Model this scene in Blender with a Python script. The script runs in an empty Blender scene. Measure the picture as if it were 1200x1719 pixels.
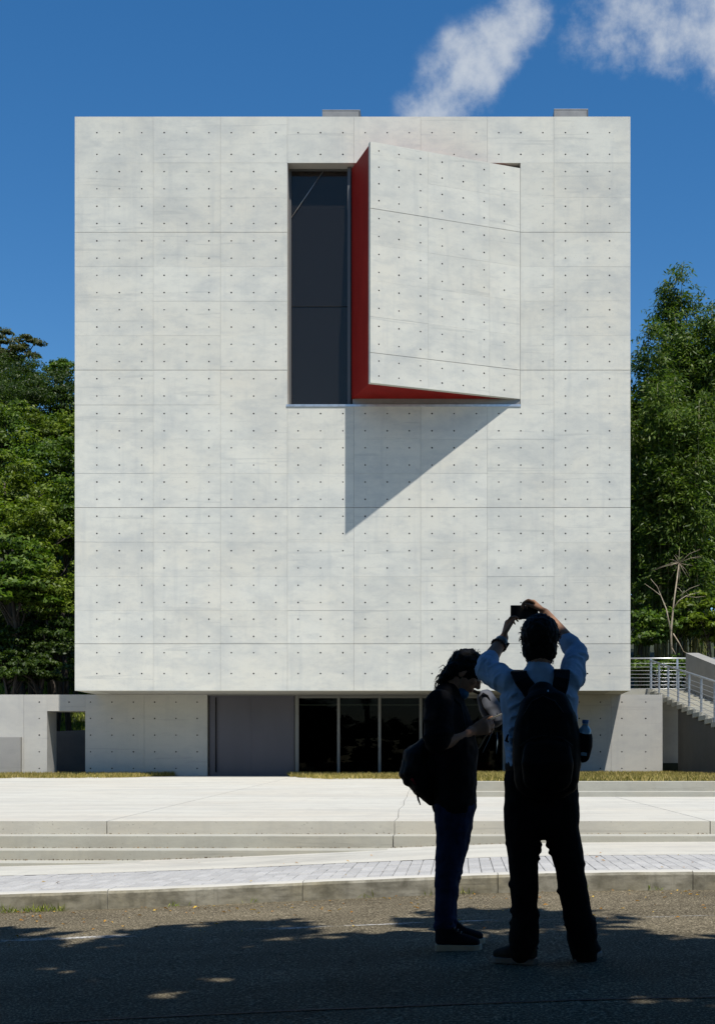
import bpy, bmesh, math, random
import numpy as np
from mathutils import Vector, Matrix, Quaternion
R = math.radians
rng = np.random.default_rng(7)
random.seed(7)
scn = bpy.context.scene
col = scn.collection

# ------------------------------------------------------------------ camera, sky, sun, exposure
F = 2250.0                     # focal length in photo pixels (photo 1200 wide)
CZ = 0.994                     # eye height above the road
cam_d = bpy.data.cameras.new('camera')
cam = bpy.data.objects.new('camera', cam_d)
col.objects.link(cam)
cam.location = (0, 0, CZ)
cam.rotation_euler = (R(90), 0, 0)
cam_d.sensor_fit = 'HORIZONTAL'
cam_d.sensor_width = 36.0
cam_d.lens = F / 1200 * 36
cam_d.shift_x = -170 / 1200
cam_d.shift_y = 420.5 / 1200
cam_d.clip_end = 3000
cam_d.clip_start = 0.05
scn.camera = cam

SUN = Vector((0.50, -1.0, 2.35)).normalized()      # towards the sun
w = bpy.data.worlds.new('World')
scn.world = w
w.use_nodes = True
def build_world():
    nt = w.node_tree; N = nt.nodes; L = nt.links
    N.clear()
    out = N.new('ShaderNodeOutputWorld'); bg = N.new('ShaderNodeBackground')
    sky = N.new('ShaderNodeTexSky'); sky.sky_type = 'NISHITA'; sky.sun_disc = False
    sky.sun_elevation = math.asin(SUN.z); sky.sun_rotation = math.atan2(SUN.x, SUN.y)
    sky.altitude = 200; sky.air_density = 1.0; sky.dust_density = 0.25; sky.ozone_density = 3.0
    tc = N.new('ShaderNodeTexCoord')
    # clouds drifting over the whole sky: soft fractal noise on the sky direction
    n1 = N.new('ShaderNodeTexNoise'); n1.inputs['Scale'].default_value = 7.0
    n1.inputs['Detail'].default_value = 9; n1.inputs['Roughness'].default_value = 0.62
    n1.inputs['Distortion'].default_value = 0.0
    L.new(tc.outputs['Generated'], n1.inputs['Vector'])
    n3 = N.new('ShaderNodeTexNoise'); n3.inputs['Scale'].default_value = 26.0
    n3.inputs['Detail'].default_value = 12; n3.inputs['Roughness'].default_value = 0.62
    n3.inputs['Distortion'].default_value = 0.0
    L.new(tc.outputs['Generated'], n3.inputs['Vector'])
    total = None
    banks = [((-0.032, .495), .030, .45), ((-.012, .480), .044, .70), ((-.004, .500), .044, .85), ((.010, .518), .042, .92), ((.030, .538), .036, .85), ((.050, .556), .032, .75), ((.045, .575), .035, .7), ((.015, .495), .04, .42),
             ((.100, .548), .050, .5), ((.128, .557), .055, .75), ((.160, .556), .060, .85), ((.205, .548), .065, .92), ((.25, .535), .07, .9), ((.15, .58), .05, .85), ((.20, .59), .06, 1.0),
             ((-.45, .80), .10, .8), ((-.2, .95), .12, .8), ((.5, .45), .12, .8), ((.62, .40), .12, .8), ((-.75, .35), .12, .8)]
    for (u, v), s, a in banks:
        d = Vector((u, 1, v)).normalized()
        vm = N.new('ShaderNodeVectorMath'); vm.operation = 'DISTANCE'; vm.inputs[1].default_value = d
        L.new(tc.outputs['Generated'], vm.inputs[0])
        mr = N.new('ShaderNodeMapRange'); mr.interpolation_type = 'SMOOTHERSTEP'
        mr.inputs['From Min'].default_value = s * 1.25; mr.inputs['From Max'].default_value = 0.0
        mr.inputs['To Min'].default_value = 0; mr.inputs['To Max'].default_value = a
        L.new(vm.outputs['Value'], mr.inputs['Value'])
        if total is None:
            total = mr.outputs[0]
        else:
            mx = N.new('ShaderNodeMath'); mx.operation = 'SMOOTH_MAX'; mx.inputs[2].default_value = .15
            L.new(total, mx.inputs[0]); L.new(mr.outputs[0], mx.inputs[1]); total = mx.outputs[0]
    # cloud = bank * 0.9 + (noise-0.5)*k
    m1 = N.new('ShaderNodeMath'); m1.operation = 'SUBTRACT'; m1.inputs[1].default_value = 0.5
    L.new(n3.outputs['Fac'], m1.inputs[0])
    m2 = N.new('ShaderNodeMath'); m2.operation = 'MULTIPLY_ADD'; m2.inputs[1].default_value = 1.9
    L.new(m1.outputs[0], m2.inputs[0]); L.new(total, m2.inputs[2])
    m1b = N.new('ShaderNodeMath'); m1b.operation = 'SUBTRACT'; m1b.inputs[1].default_value = 0.5
    L.new(n1.outputs['Fac'], m1b.inputs[0])
    m2b = N.new('ShaderNodeMath'); m2b.operation = 'MULTIPLY_ADD'; m2b.inputs[1].default_value = 0.9
    L.new(m1b.outputs[0], m2b.inputs[0]); L.new(m2.outputs[0], m2b.inputs[2])
    mr = N.new('ShaderNodeMapRange'); mr.interpolation_type = 'SMOOTHSTEP'
    mr.inputs['From Min'].default_value = .30; mr.inputs['From Max'].default_value = 1.22
    mr.inputs['To Max'].default_value = .86
    L.new(m2b.outputs[0], mr.inputs['Value'])
    hs = N.new('ShaderNodeHueSaturation'); hs.inputs['Saturation'].default_value = 1.32; hs.inputs['Value'].default_value = 1.08
    L.new(sky.outputs[0], hs.inputs['Color'])
    gate = N.new('ShaderNodeMapRange'); gate.interpolation_type = 'SMOOTHSTEP'; gate.inputs['From Min'].default_value = .08; gate.inputs['From Max'].default_value = .55
    L.new(total, gate.inputs['Value'])
    gm = N.new('ShaderNodeMath'); gm.operation = 'MULTIPLY'; L.new(mr.outputs[0], gm.inputs[0]); L.new(gate.outputs[0], gm.inputs[1])
    mix = N.new('ShaderNodeMix'); mix.data_type = 'RGBA'
    L.new(gm.outputs[0], mix.inputs[0]); L.new(hs.outputs[0], mix.inputs[6]); mix.inputs[7].default_value = (5.3, 5.7, 6.2, 1)
    L.new(mix.outputs[2], bg.inputs['Color'])
    bg.inputs['Strength'].default_value = 0.088
    L.new(bg.outputs[0], out.inputs['Surface'])
build_world()
sun_d = bpy.data.lights.new('sun', 'SUN')
sun_d.energy = 4.8; sun_d.angle = R(0.53); sun_d.color = (1.0, 0.955, 0.885)
sun = bpy.data.objects.new('sun', sun_d); col.objects.link(sun)
sun.location = (10, -20, 40)
sun.rotation_euler = (-SUN).to_track_quat('-Z', 'Y').to_euler()
vs = scn.view_settings
vs.view_transform = 'Standard'; vs.look = 'None'; vs.gamma = 1.0; vs.use_curve_mapping = False
vs.exposure = 0.38
scn.cycles.max_bounces = 8
scn.cycles.transparent_max_bounces = 12

# ------------------------------------------------------------------ helpers
def at(px, py, d):
    """a photo measurement plus its distance -> a point in the place"""
    return Vector(((px - 770) * d / F, d, CZ + (1280 - py) * d / F))

class MB:
    def __init__(s): s.v = []; s.f = []; s.m = []
    def add(s, vs_, fs, mi=0):
        o = len(s.v); s.v += [tuple(p) for p in vs_]
        for f in fs: s.f.append(tuple(i + o for i in f)); s.m.append(mi)
        return s
    def box(s, x0, x1, y0, y1, z0, z1, mi=0):
        return s.add([(x0,y0,z0),(x1,y0,z0),(x1,y1,z0),(x0,y1,z0),(x0,y0,z1),(x1,y0,z1),(x1,y1,z1),(x0,y1,z1)],
              [(0,3,2,1),(4,5,6,7),(0,1,5,4),(1,2,6,5),(2,3,7,6),(3,0,4,7)], mi)
    def prism(s, poly, z0, z1, mi=0):
        """poly: ccw (x,y); z0,z1 numbers or functions of (x,y)"""
        g0 = z0 if callable(z0) else (lambda x, y: z0)
        g1 = z1 if callable(z1) else (lambda x, y: z1)
        n = len(poly)
        vs_ = [(x, y, g0(x, y)) for x, y in poly] + [(x, y, g1(x, y)) for x, y in poly]
        fs = [tuple(range(n - 1, -1, -1)), tuple(range(n, 2 * n))]
        fs += [(i, (i + 1) % n, n + (i + 1) % n, n + i) for i in range(n)]
        return s.add(vs_, fs, mi)
    def tube(s, pts, rad, seg=6, mi=0, side=None):
        """closed tapered tube; rad: number, or list of numbers / (a, b) pairs, a along `side`"""
        pts = [Vector(p) for p in pts]; n = len(pts)
        if not isinstance(rad, (list, tuple)): rad = [rad] * n
        rr = [(r, r) if not isinstance(r, (list, tuple)) else r for r in rad]
        vs_ = []; prev = Vector(side) if side is not None else None
        for i in range(n):
            t = (pts[min(i + 1, n - 1)] - pts[max(i - 1, 0)])
            t = t.normalized() if t.length > 1e-9 else Vector((0, 0, 1))
            if prev is None:
                prev = t.orthogonal()
            a = prev - t * prev.dot(t)
            a = a.normalized() if a.length > 1e-6 else t.orthogonal().normalized()
            if side is None: prev = a
            b = t.cross(a)
            for k in range(seg):
                th = 2 * math.pi * k / seg
                vs_.append(pts[i] + a * (rr[i][0] * math.cos(th)) + b * (rr[i][1] * math.sin(th)))
        fs = []
        for i in range(n - 1):
            for k in range(seg):
                k2 = (k + 1) % seg
                fs.append((i * seg + k, i * seg + k2, (i + 1) * seg + k2, (i + 1) * seg + k))
        fs.append(tuple(range(seg - 1, -1, -1)))
        fs.append(tuple((n - 1) * seg + k for k in range(seg)))
        return s.add(vs_, fs, mi)
    def limb(s, pts, rad, seg=14, side=None):
        """tube with rounded ends"""
        pts = [Vector(p) for p in pts]
        rr = [(r, r) if not isinstance(r, (list, tuple)) else tuple(r) for r in rad]
        P = []; Q = []
        t0 = (pts[0] - pts[1]).normalized(); t1 = (pts[-1] - pts[-2]).normalized()
        for a in (85, 55, 28):
            c, si = math.cos(R(a)), math.sin(R(a)); m = min(rr[0])
            P.append(pts[0] + t0 * m * si); Q.append((rr[0][0] * c, rr[0][1] * c))
        P += pts; Q += rr
        for a in (28, 55, 85):
            c, si = math.cos(R(a)), math.sin(R(a)); m = min(rr[-1])
            P.append(pts[-1] + t1 * m * si); Q.append((rr[-1][0] * c, rr[-1][1] * c))
        return s.tube(P, Q, seg, 0, side)
    def ell(s, c, ax, rad, u=14, v=9, mi=0):
        c = Vector(c); ax = [Vector(a) for a in ax]
        vs_ = [c - ax[2] * rad[2]]
        for j in range(1, v):
            ph = -math.pi / 2 + math.pi * j / v
            for i in range(u):
                th = 2 * math.pi * i / u
                vs_.append(c + ax[0] * (rad[0] * math.cos(ph) * math.cos(th)) + ax[1] * (rad[1] * math.cos(ph) * math.sin(th)) + ax[2] * (rad[2] * math.sin(ph)))
        vs_.append(c + ax[2] * rad[2]); top = len(vs_) - 1
        fs = [(0, 1 + (i + 1) % u, 1 + i) for i in range(u)]
        for j in range(v - 2):
            for i in range(u):
                a = 1 + j * u + i; b = 1 + j * u + (i + 1) % u
                fs.append((a, b, b + u, a + u))
        fs += [(top, 1 + (v - 2) * u + i, 1 + (v - 2) * u + (i + 1) % u) for i in range(u)]
        return s.add(vs_, fs, mi)
    def mesh(s, name):
        me = bpy.data.meshes.new(name)
        me.from_pydata(s.v, [], s.f)
        if any(s.m): me.polygons.foreach_set('material_index', s.m)
        me.update()
        return me
    def build(s, name, mats, parent=None, smooth=False, bevel=0):
        o = bpy.data.objects.new(name, s.mesh(name)); col.objects.link(o)
        for m in (mats if isinstance(mats, (list, tuple)) else [mats]): o.data.materials.append(m)
        if parent is not None: o.parent = parent
        if smooth: o.data.polygons.foreach_set('use_smooth', [True] * len(o.data.polygons))
        if bevel:
            b = o.modifiers.new('bevel', 'BEVEL'); b.width = bevel; b.segments = 2; b.limit_method = 'ANGLE'
        return o
    def blob(s, name, mat, parent=None, voxel=.006, smooth=4, fold=0, fold_size=.1, aniso=None):
        """melt the overlapping closed shapes into one continuous skin"""
        tmp = bpy.data.objects.new('tmp', s.mesh('tmp')); col.objects.link(tmp)
        m = tmp.modifiers.new('r', 'REMESH'); m.mode = 'VOXEL'; m.voxel_size = voxel; m.use_smooth_shade = True
        if smooth:
            m = tmp.modifiers.new('s', 'SMOOTH'); m.factor = .5; m.iterations = smooth
        if fold:
            t = bpy.data.textures.new('fold', 'CLOUDS'); t.noise_scale = fold_size; t.noise_depth = 2
            m = tmp.modifiers.new('d', 'DISPLACE'); m.texture = t; m.strength = fold; m.mid_level = .5
            m.texture_coords = 'LOCAL'
            m = tmp.modifiers.new('s2', 'SMOOTH'); m.factor = .5; m.iterations = 1
        dg = bpy.context.evaluated_depsgraph_get(); dg.update()
        me = bpy.data.meshes.new_from_object(tmp.evaluated_get(dg))
        old = tmp.data
        bpy.data.objects.remove(tmp); bpy.data.meshes.remove(old)
        me.name = name
        me.materials.clear(); me.materials.append(mat)
        me.polygons.foreach_set('use_smooth', [True] * len(me.polygons))
        o = bpy.data.objects.new(name, me); col.objects.link(o)
        if parent is not None: o.parent = parent
        return o

def thing(name, label, cat, loc=(0, 0, 0), group=None):
    o = bpy.data.objects.new(name, None); col.objects.link(o)
    o.empty_display_size = .2
    o['label'] = label; o['category'] = cat
    if group: o['group'] = group
    o['base'] = tuple(loc)
    return o
def tag(o, label, cat, group=None):
    o['label'] = label; o['category'] = cat
    if group: o['group'] = group
    return o
def kind(o, k): o['kind'] = k; return o
def place(root):
    """move the Empty to the thing's base, keeping its parts where they are"""
    b = Vector(root['base']); del root['base']
    root.location = b
    for ch in root.children:
        ch.location = ch.location - b

# ------------------------------------------------------------------ materials
MATS = {}
def mat(name, base=(.5, .5, .5), rough=.6, metal=0, spec=.5):
    m = bpy.data.materials.new(name); m.use_nodes = True
    b = m.node_tree.nodes['Principled BSDF']
    b.inputs['Base Color'].default_value = (*base, 1); b.inputs['Roughness'].default_value = rough
    b.inputs['Metallic'].default_value = metal; b.inputs['Specular IOR Level'].default_value = spec
    MATS[name] = m
    return m
def nz(m, scale, detail=5, rough=.55, mapping=(1, 1, 1), coord='Object', dist=0):
    N = m.node_tree.nodes; L = m.node_tree.links
    if coord == 'World':
        g = N.new('ShaderNodeNewGeometry'); src = g.outputs['Position']
    else:
        t = N.new('ShaderNodeTexCoord'); src = t.outputs[coord]
    mp = N.new('ShaderNodeMapping'); mp.inputs['Scale'].default_value = mapping
    L.new(src, mp.inputs['Vector'])
    n = N.new('ShaderNodeTexNoise'); n.inputs['Scale'].default_value = scale; n.inputs['Detail'].default_value = detail
    n.inputs['Roughness'].default_value = rough; n.inputs['Distortion'].default_value = dist
    L.new(mp.outputs[0], n.inputs['Vector'])
    return n.outputs['Fac']
def ramp(m, fac, stops):
    N = m.node_tree.nodes; r = N.new('ShaderNodeValToRGB')
    e = r.color_ramp.elements
    while len(e) < len(stops): e.new(.5)
    for i, (p, c) in enumerate(stops):
        e[i].position = p; e[i].color = (*c, 1) if isinstance(c, (tuple, list)) else (c, c, c, 1)
    m.node_tree.links.new(fac, r.inputs[0])
    return r.outputs[0]
def mixc(m, fac, a, b, mode='MIX'):
    N = m.node_tree.nodes; L = m.node_tree.links; x = N.new('ShaderNodeMix'); x.data_type = 'RGBA'; x.blend_type = mode
    for v, i in ((fac, 0), (a, 6), (b, 7)):
        if isinstance(v, bpy.types.NodeSocket): L.new(v, x.inputs[i])
        elif isinstance(v, (tuple, list)): x.inputs[i].default_value = (*v, 1)
        else: x.inputs[i].default_value = v
    return x.outputs[2]
def setc(m, c, inp='Base Color'): m.node_tree.links.new(c, m.node_tree.nodes['Principled BSDF'].inputs[inp])
def bump(m, h, strength=.2, dist=.01):
    N = m.node_tree.nodes; b = N.new('ShaderNodeBump'); b.inputs['Strength'].default_value = strength; b.inputs['Distance'].default_value = dist
    m.node_tree.links.new(h, b.inputs['Height']); m.node_tree.links.new(b.outputs[0], m.node_tree.nodes['Principled BSDF'].inputs['Normal'])

def concrete(name, base, stain, warm, amt=1.0, rand=.05, streak=(.8, 1, 1.2), rough=.8, spots=.5, fs=1.0):
    """cast concrete: soft cloudy blotches that differ from piece to piece, faint pour lines, pin holes"""
    m = mat(name, base, rough, 0, .25); N = m.node_tree.nodes; L = m.node_tree.links
    geo = N.new('ShaderNodeNewGeometry'); oi = N.new('ShaderNodeObjectInfo')
    sh = N.new('ShaderNodeVectorMath'); sh.operation = 'SCALE'; sh.inputs[0].default_value = (37.0, 11.0, 53.0); L.new(oi.outputs['Random'], sh.inputs['Scale'])
    sc = N.new('ShaderNodeVectorMath'); sc.operation = 'SCALE'; sc.inputs['Scale'].default_value = 1.0 if rand else 0.0; L.new(sh.outputs[0], sc.inputs[0])
    ad = N.new('ShaderNodeVectorMath'); L.new(geo.outputs['Position'], ad.inputs[0]); L.new(sc.outputs[0], ad.inputs[1])
    def noise(src, scale, mp_, detail=6, rgh=.6, dist=0):
        mp = N.new('ShaderNodeMapping'); mp.inputs['Scale'].default_value = mp_; L.new(src, mp.inputs['Vector'])
        n = N.new('ShaderNodeTexNoise'); n.inputs['Scale'].default_value = scale * fs; n.inputs['Detail'].default_value = detail; n.inputs['Roughness'].default_value = rgh; n.inputs['Distortion'].default_value = dist
        L.new(mp.outputs[0], n.inputs['Vector']); return n.outputs['Fac']
    def mul(x, k):
        q = N.new('ShaderNodeMath'); q.operation = 'MULTIPLY'; q.inputs[1].default_value = k; L.new(x, q.inputs[0]); return q.outputs[0]
    P = geo.outputs['Position']; Q = ad.outputs[0]
    c = mixc(m, mul(ramp(m, noise(P, .42, (1, 1, 1.3), 5, .6), [(.42, 0.), (.70, 1.)]), .55 * amt), base, warm)
    c = mixc(m, mul(ramp(m, noise(P, .95, streak, 8, .66, .3), [(.44, 0.), (.74, 1.)]), .56 * amt), c, stain)
    c = mixc(m, mul(ramp(m, noise(Q, 2.4, (.8, 1, 2.2), 7, .68), [(.47, 0.), (.78, 1.)]), .42 * amt), c, stain)
    c = mixc(m, mul(ramp(m, noise(P, 1.0, (4.5, 1, .35), 6, .6), [(.55, 0.), (.75, 1.)]), .28 * amt), c, stain)
    c = mixc(m, mul(ramp(m, noise(Q, 1.0, (.22, 1, 6.0), 8, .6, .6), [(.61, 0.), (.66, 1.), (.71, 0.)]), .26 * amt), c, tuple(x * .78 for x in stain))
    c = mixc(m, mul(ramp(m, noise(Q, 34, (1, 1, 1), 3, .6), [(.28, 1.), (.33, 0.)]), spots), c, tuple(x * .4 for x in base))
    if rand:
        k = ramp(m, oi.outputs['Random'], [(0., 1 - rand), (1., 1 + rand * .4)])
        c = mixc(m, 1.0, c, k, 'MULTIPLY')
    setc(m, c)
    bump(m, noise(Q, 18, (1, 1, 1), 6, .65), .14, .01)
    return m
M_conc = concrete('board formed concrete', (.585, .580, .515), (.365, .385, .380), (.585, .555, .468), 1.18, .05)
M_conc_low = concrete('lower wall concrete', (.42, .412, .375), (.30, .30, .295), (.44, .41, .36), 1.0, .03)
M_conc_dark = concrete('weathered shaded concrete', (.075, .072, .064), (.045, .044, .041), (.09, .08, .064), 1.0, .04)  # weathered tone, darkened further so the colour carries the walls' shade
M_conc_mid = concrete('grey parapet concrete', (.26, .255, .24), (.18, .18, .175), (.27, .255, .22), 1.0, .04)
M_conc_core = mat('joint shadow concrete', (.30, .30, .29), .9)
M_plug = mat('tie hole plug', (.012, .012, .012), .95)
M_pave = concrete('terrace concrete', (.46, .45, .395), (.345, .335, .30), (.46, .43, .36), 1.7, .03, (.30, 2.6, 1), .85, .9)
M_step = concrete('step concrete', (.37, .365, .315), (.29, .285, .25), (.36, .335, .27), 1.5, .04, (.5, 1, 1.5), .85, .8, 1.8)
M_kerb = concrete('kerb concrete', (.46, .45, .41), (.36, .35, .31), (.44, .42, .35), .8, .04)
M_kerbf = concrete('stained kerb face', (.31, .298, .25), (.085, .08, .06), (.27, .245, .17), 1.7, .08, (1.2, 1, 1.6), .9, .8, 4.0)

def metal_mat(name, c, rough): 
    m = mat(name, c, rough, .9); bump(m, nz(m, 40, 3, .5, (1, 1, 1)), .03, .005); return m
M_steel = mat('galvanised steel', (.52, .53, .54), .38, .85)
setc(M_steel, ramp(M_steel, nz(M_steel, 9, 4), [(.3, (.42, .43, .44)), (.7, (.58, .59, .60))]))
M_alu = mat('window aluminium', (.10, .10, .10), .5, .3)
M_aluL = mat('glazing bar aluminium', (.15, .15, .14), .5, .2)
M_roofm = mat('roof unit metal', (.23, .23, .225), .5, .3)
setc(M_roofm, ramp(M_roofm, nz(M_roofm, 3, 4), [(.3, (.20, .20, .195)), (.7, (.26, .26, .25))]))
M_red = mat('red painted lining', (.23, .022, .016), .6, 0, .12)
setc(M_red, ramp(M_red, nz(M_red, 2.5, 4, .5, (1, 1, .3)), [(.3, (.20, .007, .005)), (.75, (.25, .010, .007))]))
M_door = mat('dark violet grey door paint', (.075, .072, .092), .45, .1)
setc(M_door, ramp(M_door, nz(M_door, 1.2, 4, .5, (1, 1, .4)), [(.3, (.060, .057, .070)), (.75, (.078, .074, .090))]))
M_room = mat('dim gallery wall', (.20, .19, .19), .9)
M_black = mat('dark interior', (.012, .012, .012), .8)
def glass(name, tint, refl=(1, 1, 1), painted_haze=.0):
    m = bpy.data.materials.new(name); m.use_nodes = True; N = m.node_tree.nodes; L = m.node_tree.links; N.clear()
    o = N.new('ShaderNodeOutputMaterial'); t = N.new('ShaderNodeBsdfTransparent'); t.inputs[0].default_value = (*tint, 1)
    g = N.new('ShaderNodeBsdfGlossy'); g.inputs['Roughness'].default_value = .015; g.inputs[0].default_value = (*refl, 1)
    fr = N.new('ShaderNodeFresnel'); fr.inputs[0].default_value = 1.5; mx = N.new('ShaderNodeMixShader')
    L.new(fr.outputs[0], mx.inputs[0]); L.new(t.outputs[0], mx.inputs[1]); L.new(g.outputs[0], mx.inputs[2]); df = N.new('ShaderNodeBsdfDiffuse'); df.inputs[0].default_value = (.5, .45, .42, 1); m2 = N.new('ShaderNodeMixShader'); m2.inputs[0].default_value = painted_haze  # diffuse grey mixed in to brighten the pane in place of reflections
    L.new(mx.outputs[0], m2.inputs[1]); L.new(df.outputs[0], m2.inputs[2]); L.new(m2.outputs[0], o.inputs[0])
    MATS[name] = m; return m
M_glass = glass('tinted window glass', (.5, .5, .52), (.95, .72, .58), .022)
M_glass2 = glass('clear shop glass', (.5, .52, .52), (.10, .10, .10))

def leafmat(name, dark, mid, light, trans=.35, rough=.5, spec=.28):
    m = mat(name, mid, rough, 0, spec); N = m.node_tree.nodes; L = m.node_tree.links
    g = N.new('ShaderNodeNewGeometry')
    c = ramp(m, g.outputs['Random Per Island'], [(0., dark), (.5, mid), (1., light)])
    big = ramp(m, nz(m, .55, 2, .5, (1, 1, 1), 'World'), [(.35, .72), (.65, 1.18)])
    c = mixc(m, 1.0, c, big, 'MULTIPLY')
    setc(m, c)
    t = N.new('ShaderNodeBsdfTranslucent'); mx = N.new('ShaderNodeMixShader'); mx.inputs[0].default_value = trans
    tcol = mixc(m, 1.0, c, (1.1, 1.25, .5), 'MULTIPLY'); L.new(tcol, t.inputs[0])
    L.new(N['Principled BSDF'].outputs[0], mx.inputs[1]); L.new(t.outputs[0], mx.inputs[2]); L.new(mx.outputs[0], N['Material Output'].inputs[0])
    return m
M_leafA = leafmat('glossy broad leaf', (0.0311, 0.0629, 0.0086), (0.0677, 0.1267, 0.0130), (0.1373, 0.2027, 0.0271))
M_leafB = leafmat('yellow green leaf', (0.0537, 0.0892, 0.0084), (0.1118, 0.1635, 0.0148), (0.1968, 0.2477, 0.0317))
M_leafC = leafmat('dark evergreen leaf', (0.0158, 0.0333, 0.0056), (0.0332, 0.0630, 0.0084), (0.0672, 0.1007, 0.0150))
M_leafD = leafmat('olive ridge leaf', (.035, .045, .016), (.06, .075, .022), (.10, .10, .035))
M_bamboo = leafmat('bamboo leaf', (0.0328, 0.0640, 0.0092), (0.0714, 0.1229, 0.0149), (0.1447, 0.1923, 0.0320), .4)
M_bark = mat('bark', (.09, .07, .05), .9)
setc(M_bark, ramp(M_bark, nz(M_bark, 6, 6, .6, (3, 3, .6)), [(.3, (.03, .023, .017)), (.7, (.08, .062, .045))]))
M_culm = mat('bamboo culm', (.15, .16, .04), .5)
setc(M_culm, ramp(M_culm, nz(M_culm, 1.5, 3, .5, (1, 1, 2)), [(.3, (.07, .095, .025)), (.7, (.17, .145, .045))]))
M_dead = mat('bleached dead wood', (.42, .36, .27), .85)
setc(M_dead, ramp(M_dead, nz(M_dead, 4, 4), [(.3, (.22, .17, .115)), (.7, (.40, .34, .25))]))
M_grass = leafmat('dry lawn blade', (.16, .15, .035), (.30, .245, .07), (.50, .38, .15), .3, .6, .2)
M_grassG = leafmat('green meadow blade', (.12, .17, .02), (.22, .27, .035), (.36, .36, .08), .35, .6, .2)
M_soil = mat('soil', (.09, .07, .04), .95)
setc(M_soil, ramp(M_soil, nz(M_soil, 6, 6), [(.3, (.06, .055, .025)), (.7, (.14, .12, .055))]))
M_hill = mat('forest floor', (.02, .028, .01), .95)
setc(M_hill, ramp(M_hill, nz(M_hill, .7, 6, .6, (1, 1, 1), 'World'), [(.3, (.010, .014, .006)), (.7, (.03, .038, .012))]))

M_road = mat('asphalt', (.06, .06, .055), .95, 0, .08)
def road_mat():
    m = M_road
    a = ramp(m, nz(m, 75, 4, .75, (1, 1, 1), 'World'), [(.36, (.018, .015, .010)), (.48, (.085, .072, .048)), (.57, (.18, .153, .102)), (.68, (.52, .46, .34))])
    b = ramp(m, nz(m, 1.4, 6, .6, (.5, 1, 1), 'World'), [(.3, .7), (.7, 1.2)])
    c = mixc(m, 1.0, a, b, 'MULTIPLY')
    setc(m, c)
    bump(m, nz(m, 110, 4, .7, (1, 1, 1), 'World'), .6, .006)
road_mat()
M_paint = mat('worn road paint', (.62, .62, .60), .7)
def paint_mat():
    m = M_paint; N = m.node_tree.nodes; L = m.node_tree.links
    f = ramp(m, nz(m, 5.0, 6, .75, (.35, 2.5, 1), 'World'), [(.53, 0.), (.66, 1.)])
    f2 = ramp(m, nz(m, 60, 3, .7, (1, 1, 1), 'World'), [(.38, 0.), (.5, 1.)])
    f3 = mixc(m, 1.0, f, f2, 'MULTIPLY')
    t = N.new('ShaderNodeBsdfTransparent'); mx = N.new('ShaderNodeMixShader')
    L.new(f3, mx.inputs[0]); L.new(t.outputs[0], mx.inputs[1]); L.new(N['Principled BSDF'].outputs[0], mx.inputs[2])
    L.new(mx.outputs[0], N['Material Output'].inputs[0])
paint_mat()
M_tar = mat('tar seam', (.012, .012, .011), .8)
setc(M_tar, ramp(M_tar, nz(M_tar, 12, 5), [(.35, (.006, .006, .006)), (.7, (.045, .035, .015))]))
M_paver = mat('paving block', (.36, .37, .385), .85)
def paver_mat():
    m = M_paver
    oi = m.node_tree.nodes.new('ShaderNodeNewGeometry')
    a = ramp(m, oi.outputs['Random Per Island'], [(0., (.335, .332, .322)), (1., (.40, .396, .382))])
    o2 = m.node_tree.nodes.new('ShaderNodeObjectInfo')
    k = ramp(m, o2.outputs['Random'], [(0., .86), (1., 1.08)])
    a = mixc(m, 1.0, a, k, 'MULTIPLY')
    b = ramp(m, nz(m, 50, 5, .7, (1, 1, 1), 'World'), [(.33, .55), (.45, 1.0)])
    setc(m, mixc(m, 1.0, a, b, 'MULTIPLY'))
paver_mat()
M_dryleaf = leafmat('fallen leaf', (.22, .10, .02), (.42, .20, .03), (.55, .38, .06), .2, .7, .2)

M_litter = leafmat('brown litter', (.06, .035, .015), (.12, .07, .03), (.22, .13, .05), .1, .9, .1)
def cloth(name, c, var=.25, rough=.85):
    m = mat(name, c, rough, 0, .06)
    setc(m, ramp(m, nz(m, 9, 5, .6), [(.3, tuple(x * (1 - var) for x in c)), (.7, tuple(x * (1 + var) for x in c))]))
    bump(m, nz(m, 260, 2, .5), .15, .002)
    return m
M_shirt = cloth('blue chambray', (.27, .40, .56), .14)
M_blacktee = cloth('black jersey', (.007, .007, .008))
M_trouser = cloth('black twill', (.006, .006, .0065))
M_jeans = cloth('indigo denim', (.012, .021, .055), .4)
M_bagblk = cloth('black nylon', (.005, .005, .005), .2, .6)
M_baggrey = cloth('grey nylon', (.085, .09, .105), .2, .6)
M_strapl = cloth('beige webbing', (.32, .28, .2), .2)
M_strapb = cloth('blue grey webbing', (.16, .22, .26), .2)
M_hair = mat('black hair', (.004, .0035, .003), .65, 0, .15)
bump(M_hair, nz(M_hair, 60, 3, .6, (1, 1, .25)), .4, .004)
M_skin = mat('skin', (.20, .115, .075), .6, 0, .2)
setc(M_skin, ramp(M_skin, nz(M_skin, 14, 4), [(.3, (.28, .15, .09)), (.7, (.34, .19, .12))]))
M_eye = mat('eye', (.45, .43, .4), .2)
M_sole = mat('white rubber sole', (.36, .34, .27), .6, 0, .2)
M_soleg = mat('grey rubber sole', (.11, .11, .105), .6)
M_shoe = cloth('black canvas shoe', (.010, .011, .016))
M_shoeg = cloth('charcoal knit shoe', (.030, .030, .028))
M_phone = mat('black phone', (.006, .006, .006), .5, 0, .15)
M_phones = mat('phone metal edge', (.30, .29, .25), .35, .6)
M_mask = cloth('blue surgical mask', (.025, .11, .21), .12)
M_string = mat('white elastic', (.22, .17, .11), .8)
M_tag = cloth('dark red tag', (.13, .014, .02), .2)
M_print = mat('pale print', (.35, .33, .31), .7)
M_bottle = mat('clear bottle plastic', (.24, .38, .50), .08, 0, .8)
M_cap = mat('blue bottle cap', (.06, .17, .40), .35)
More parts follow.
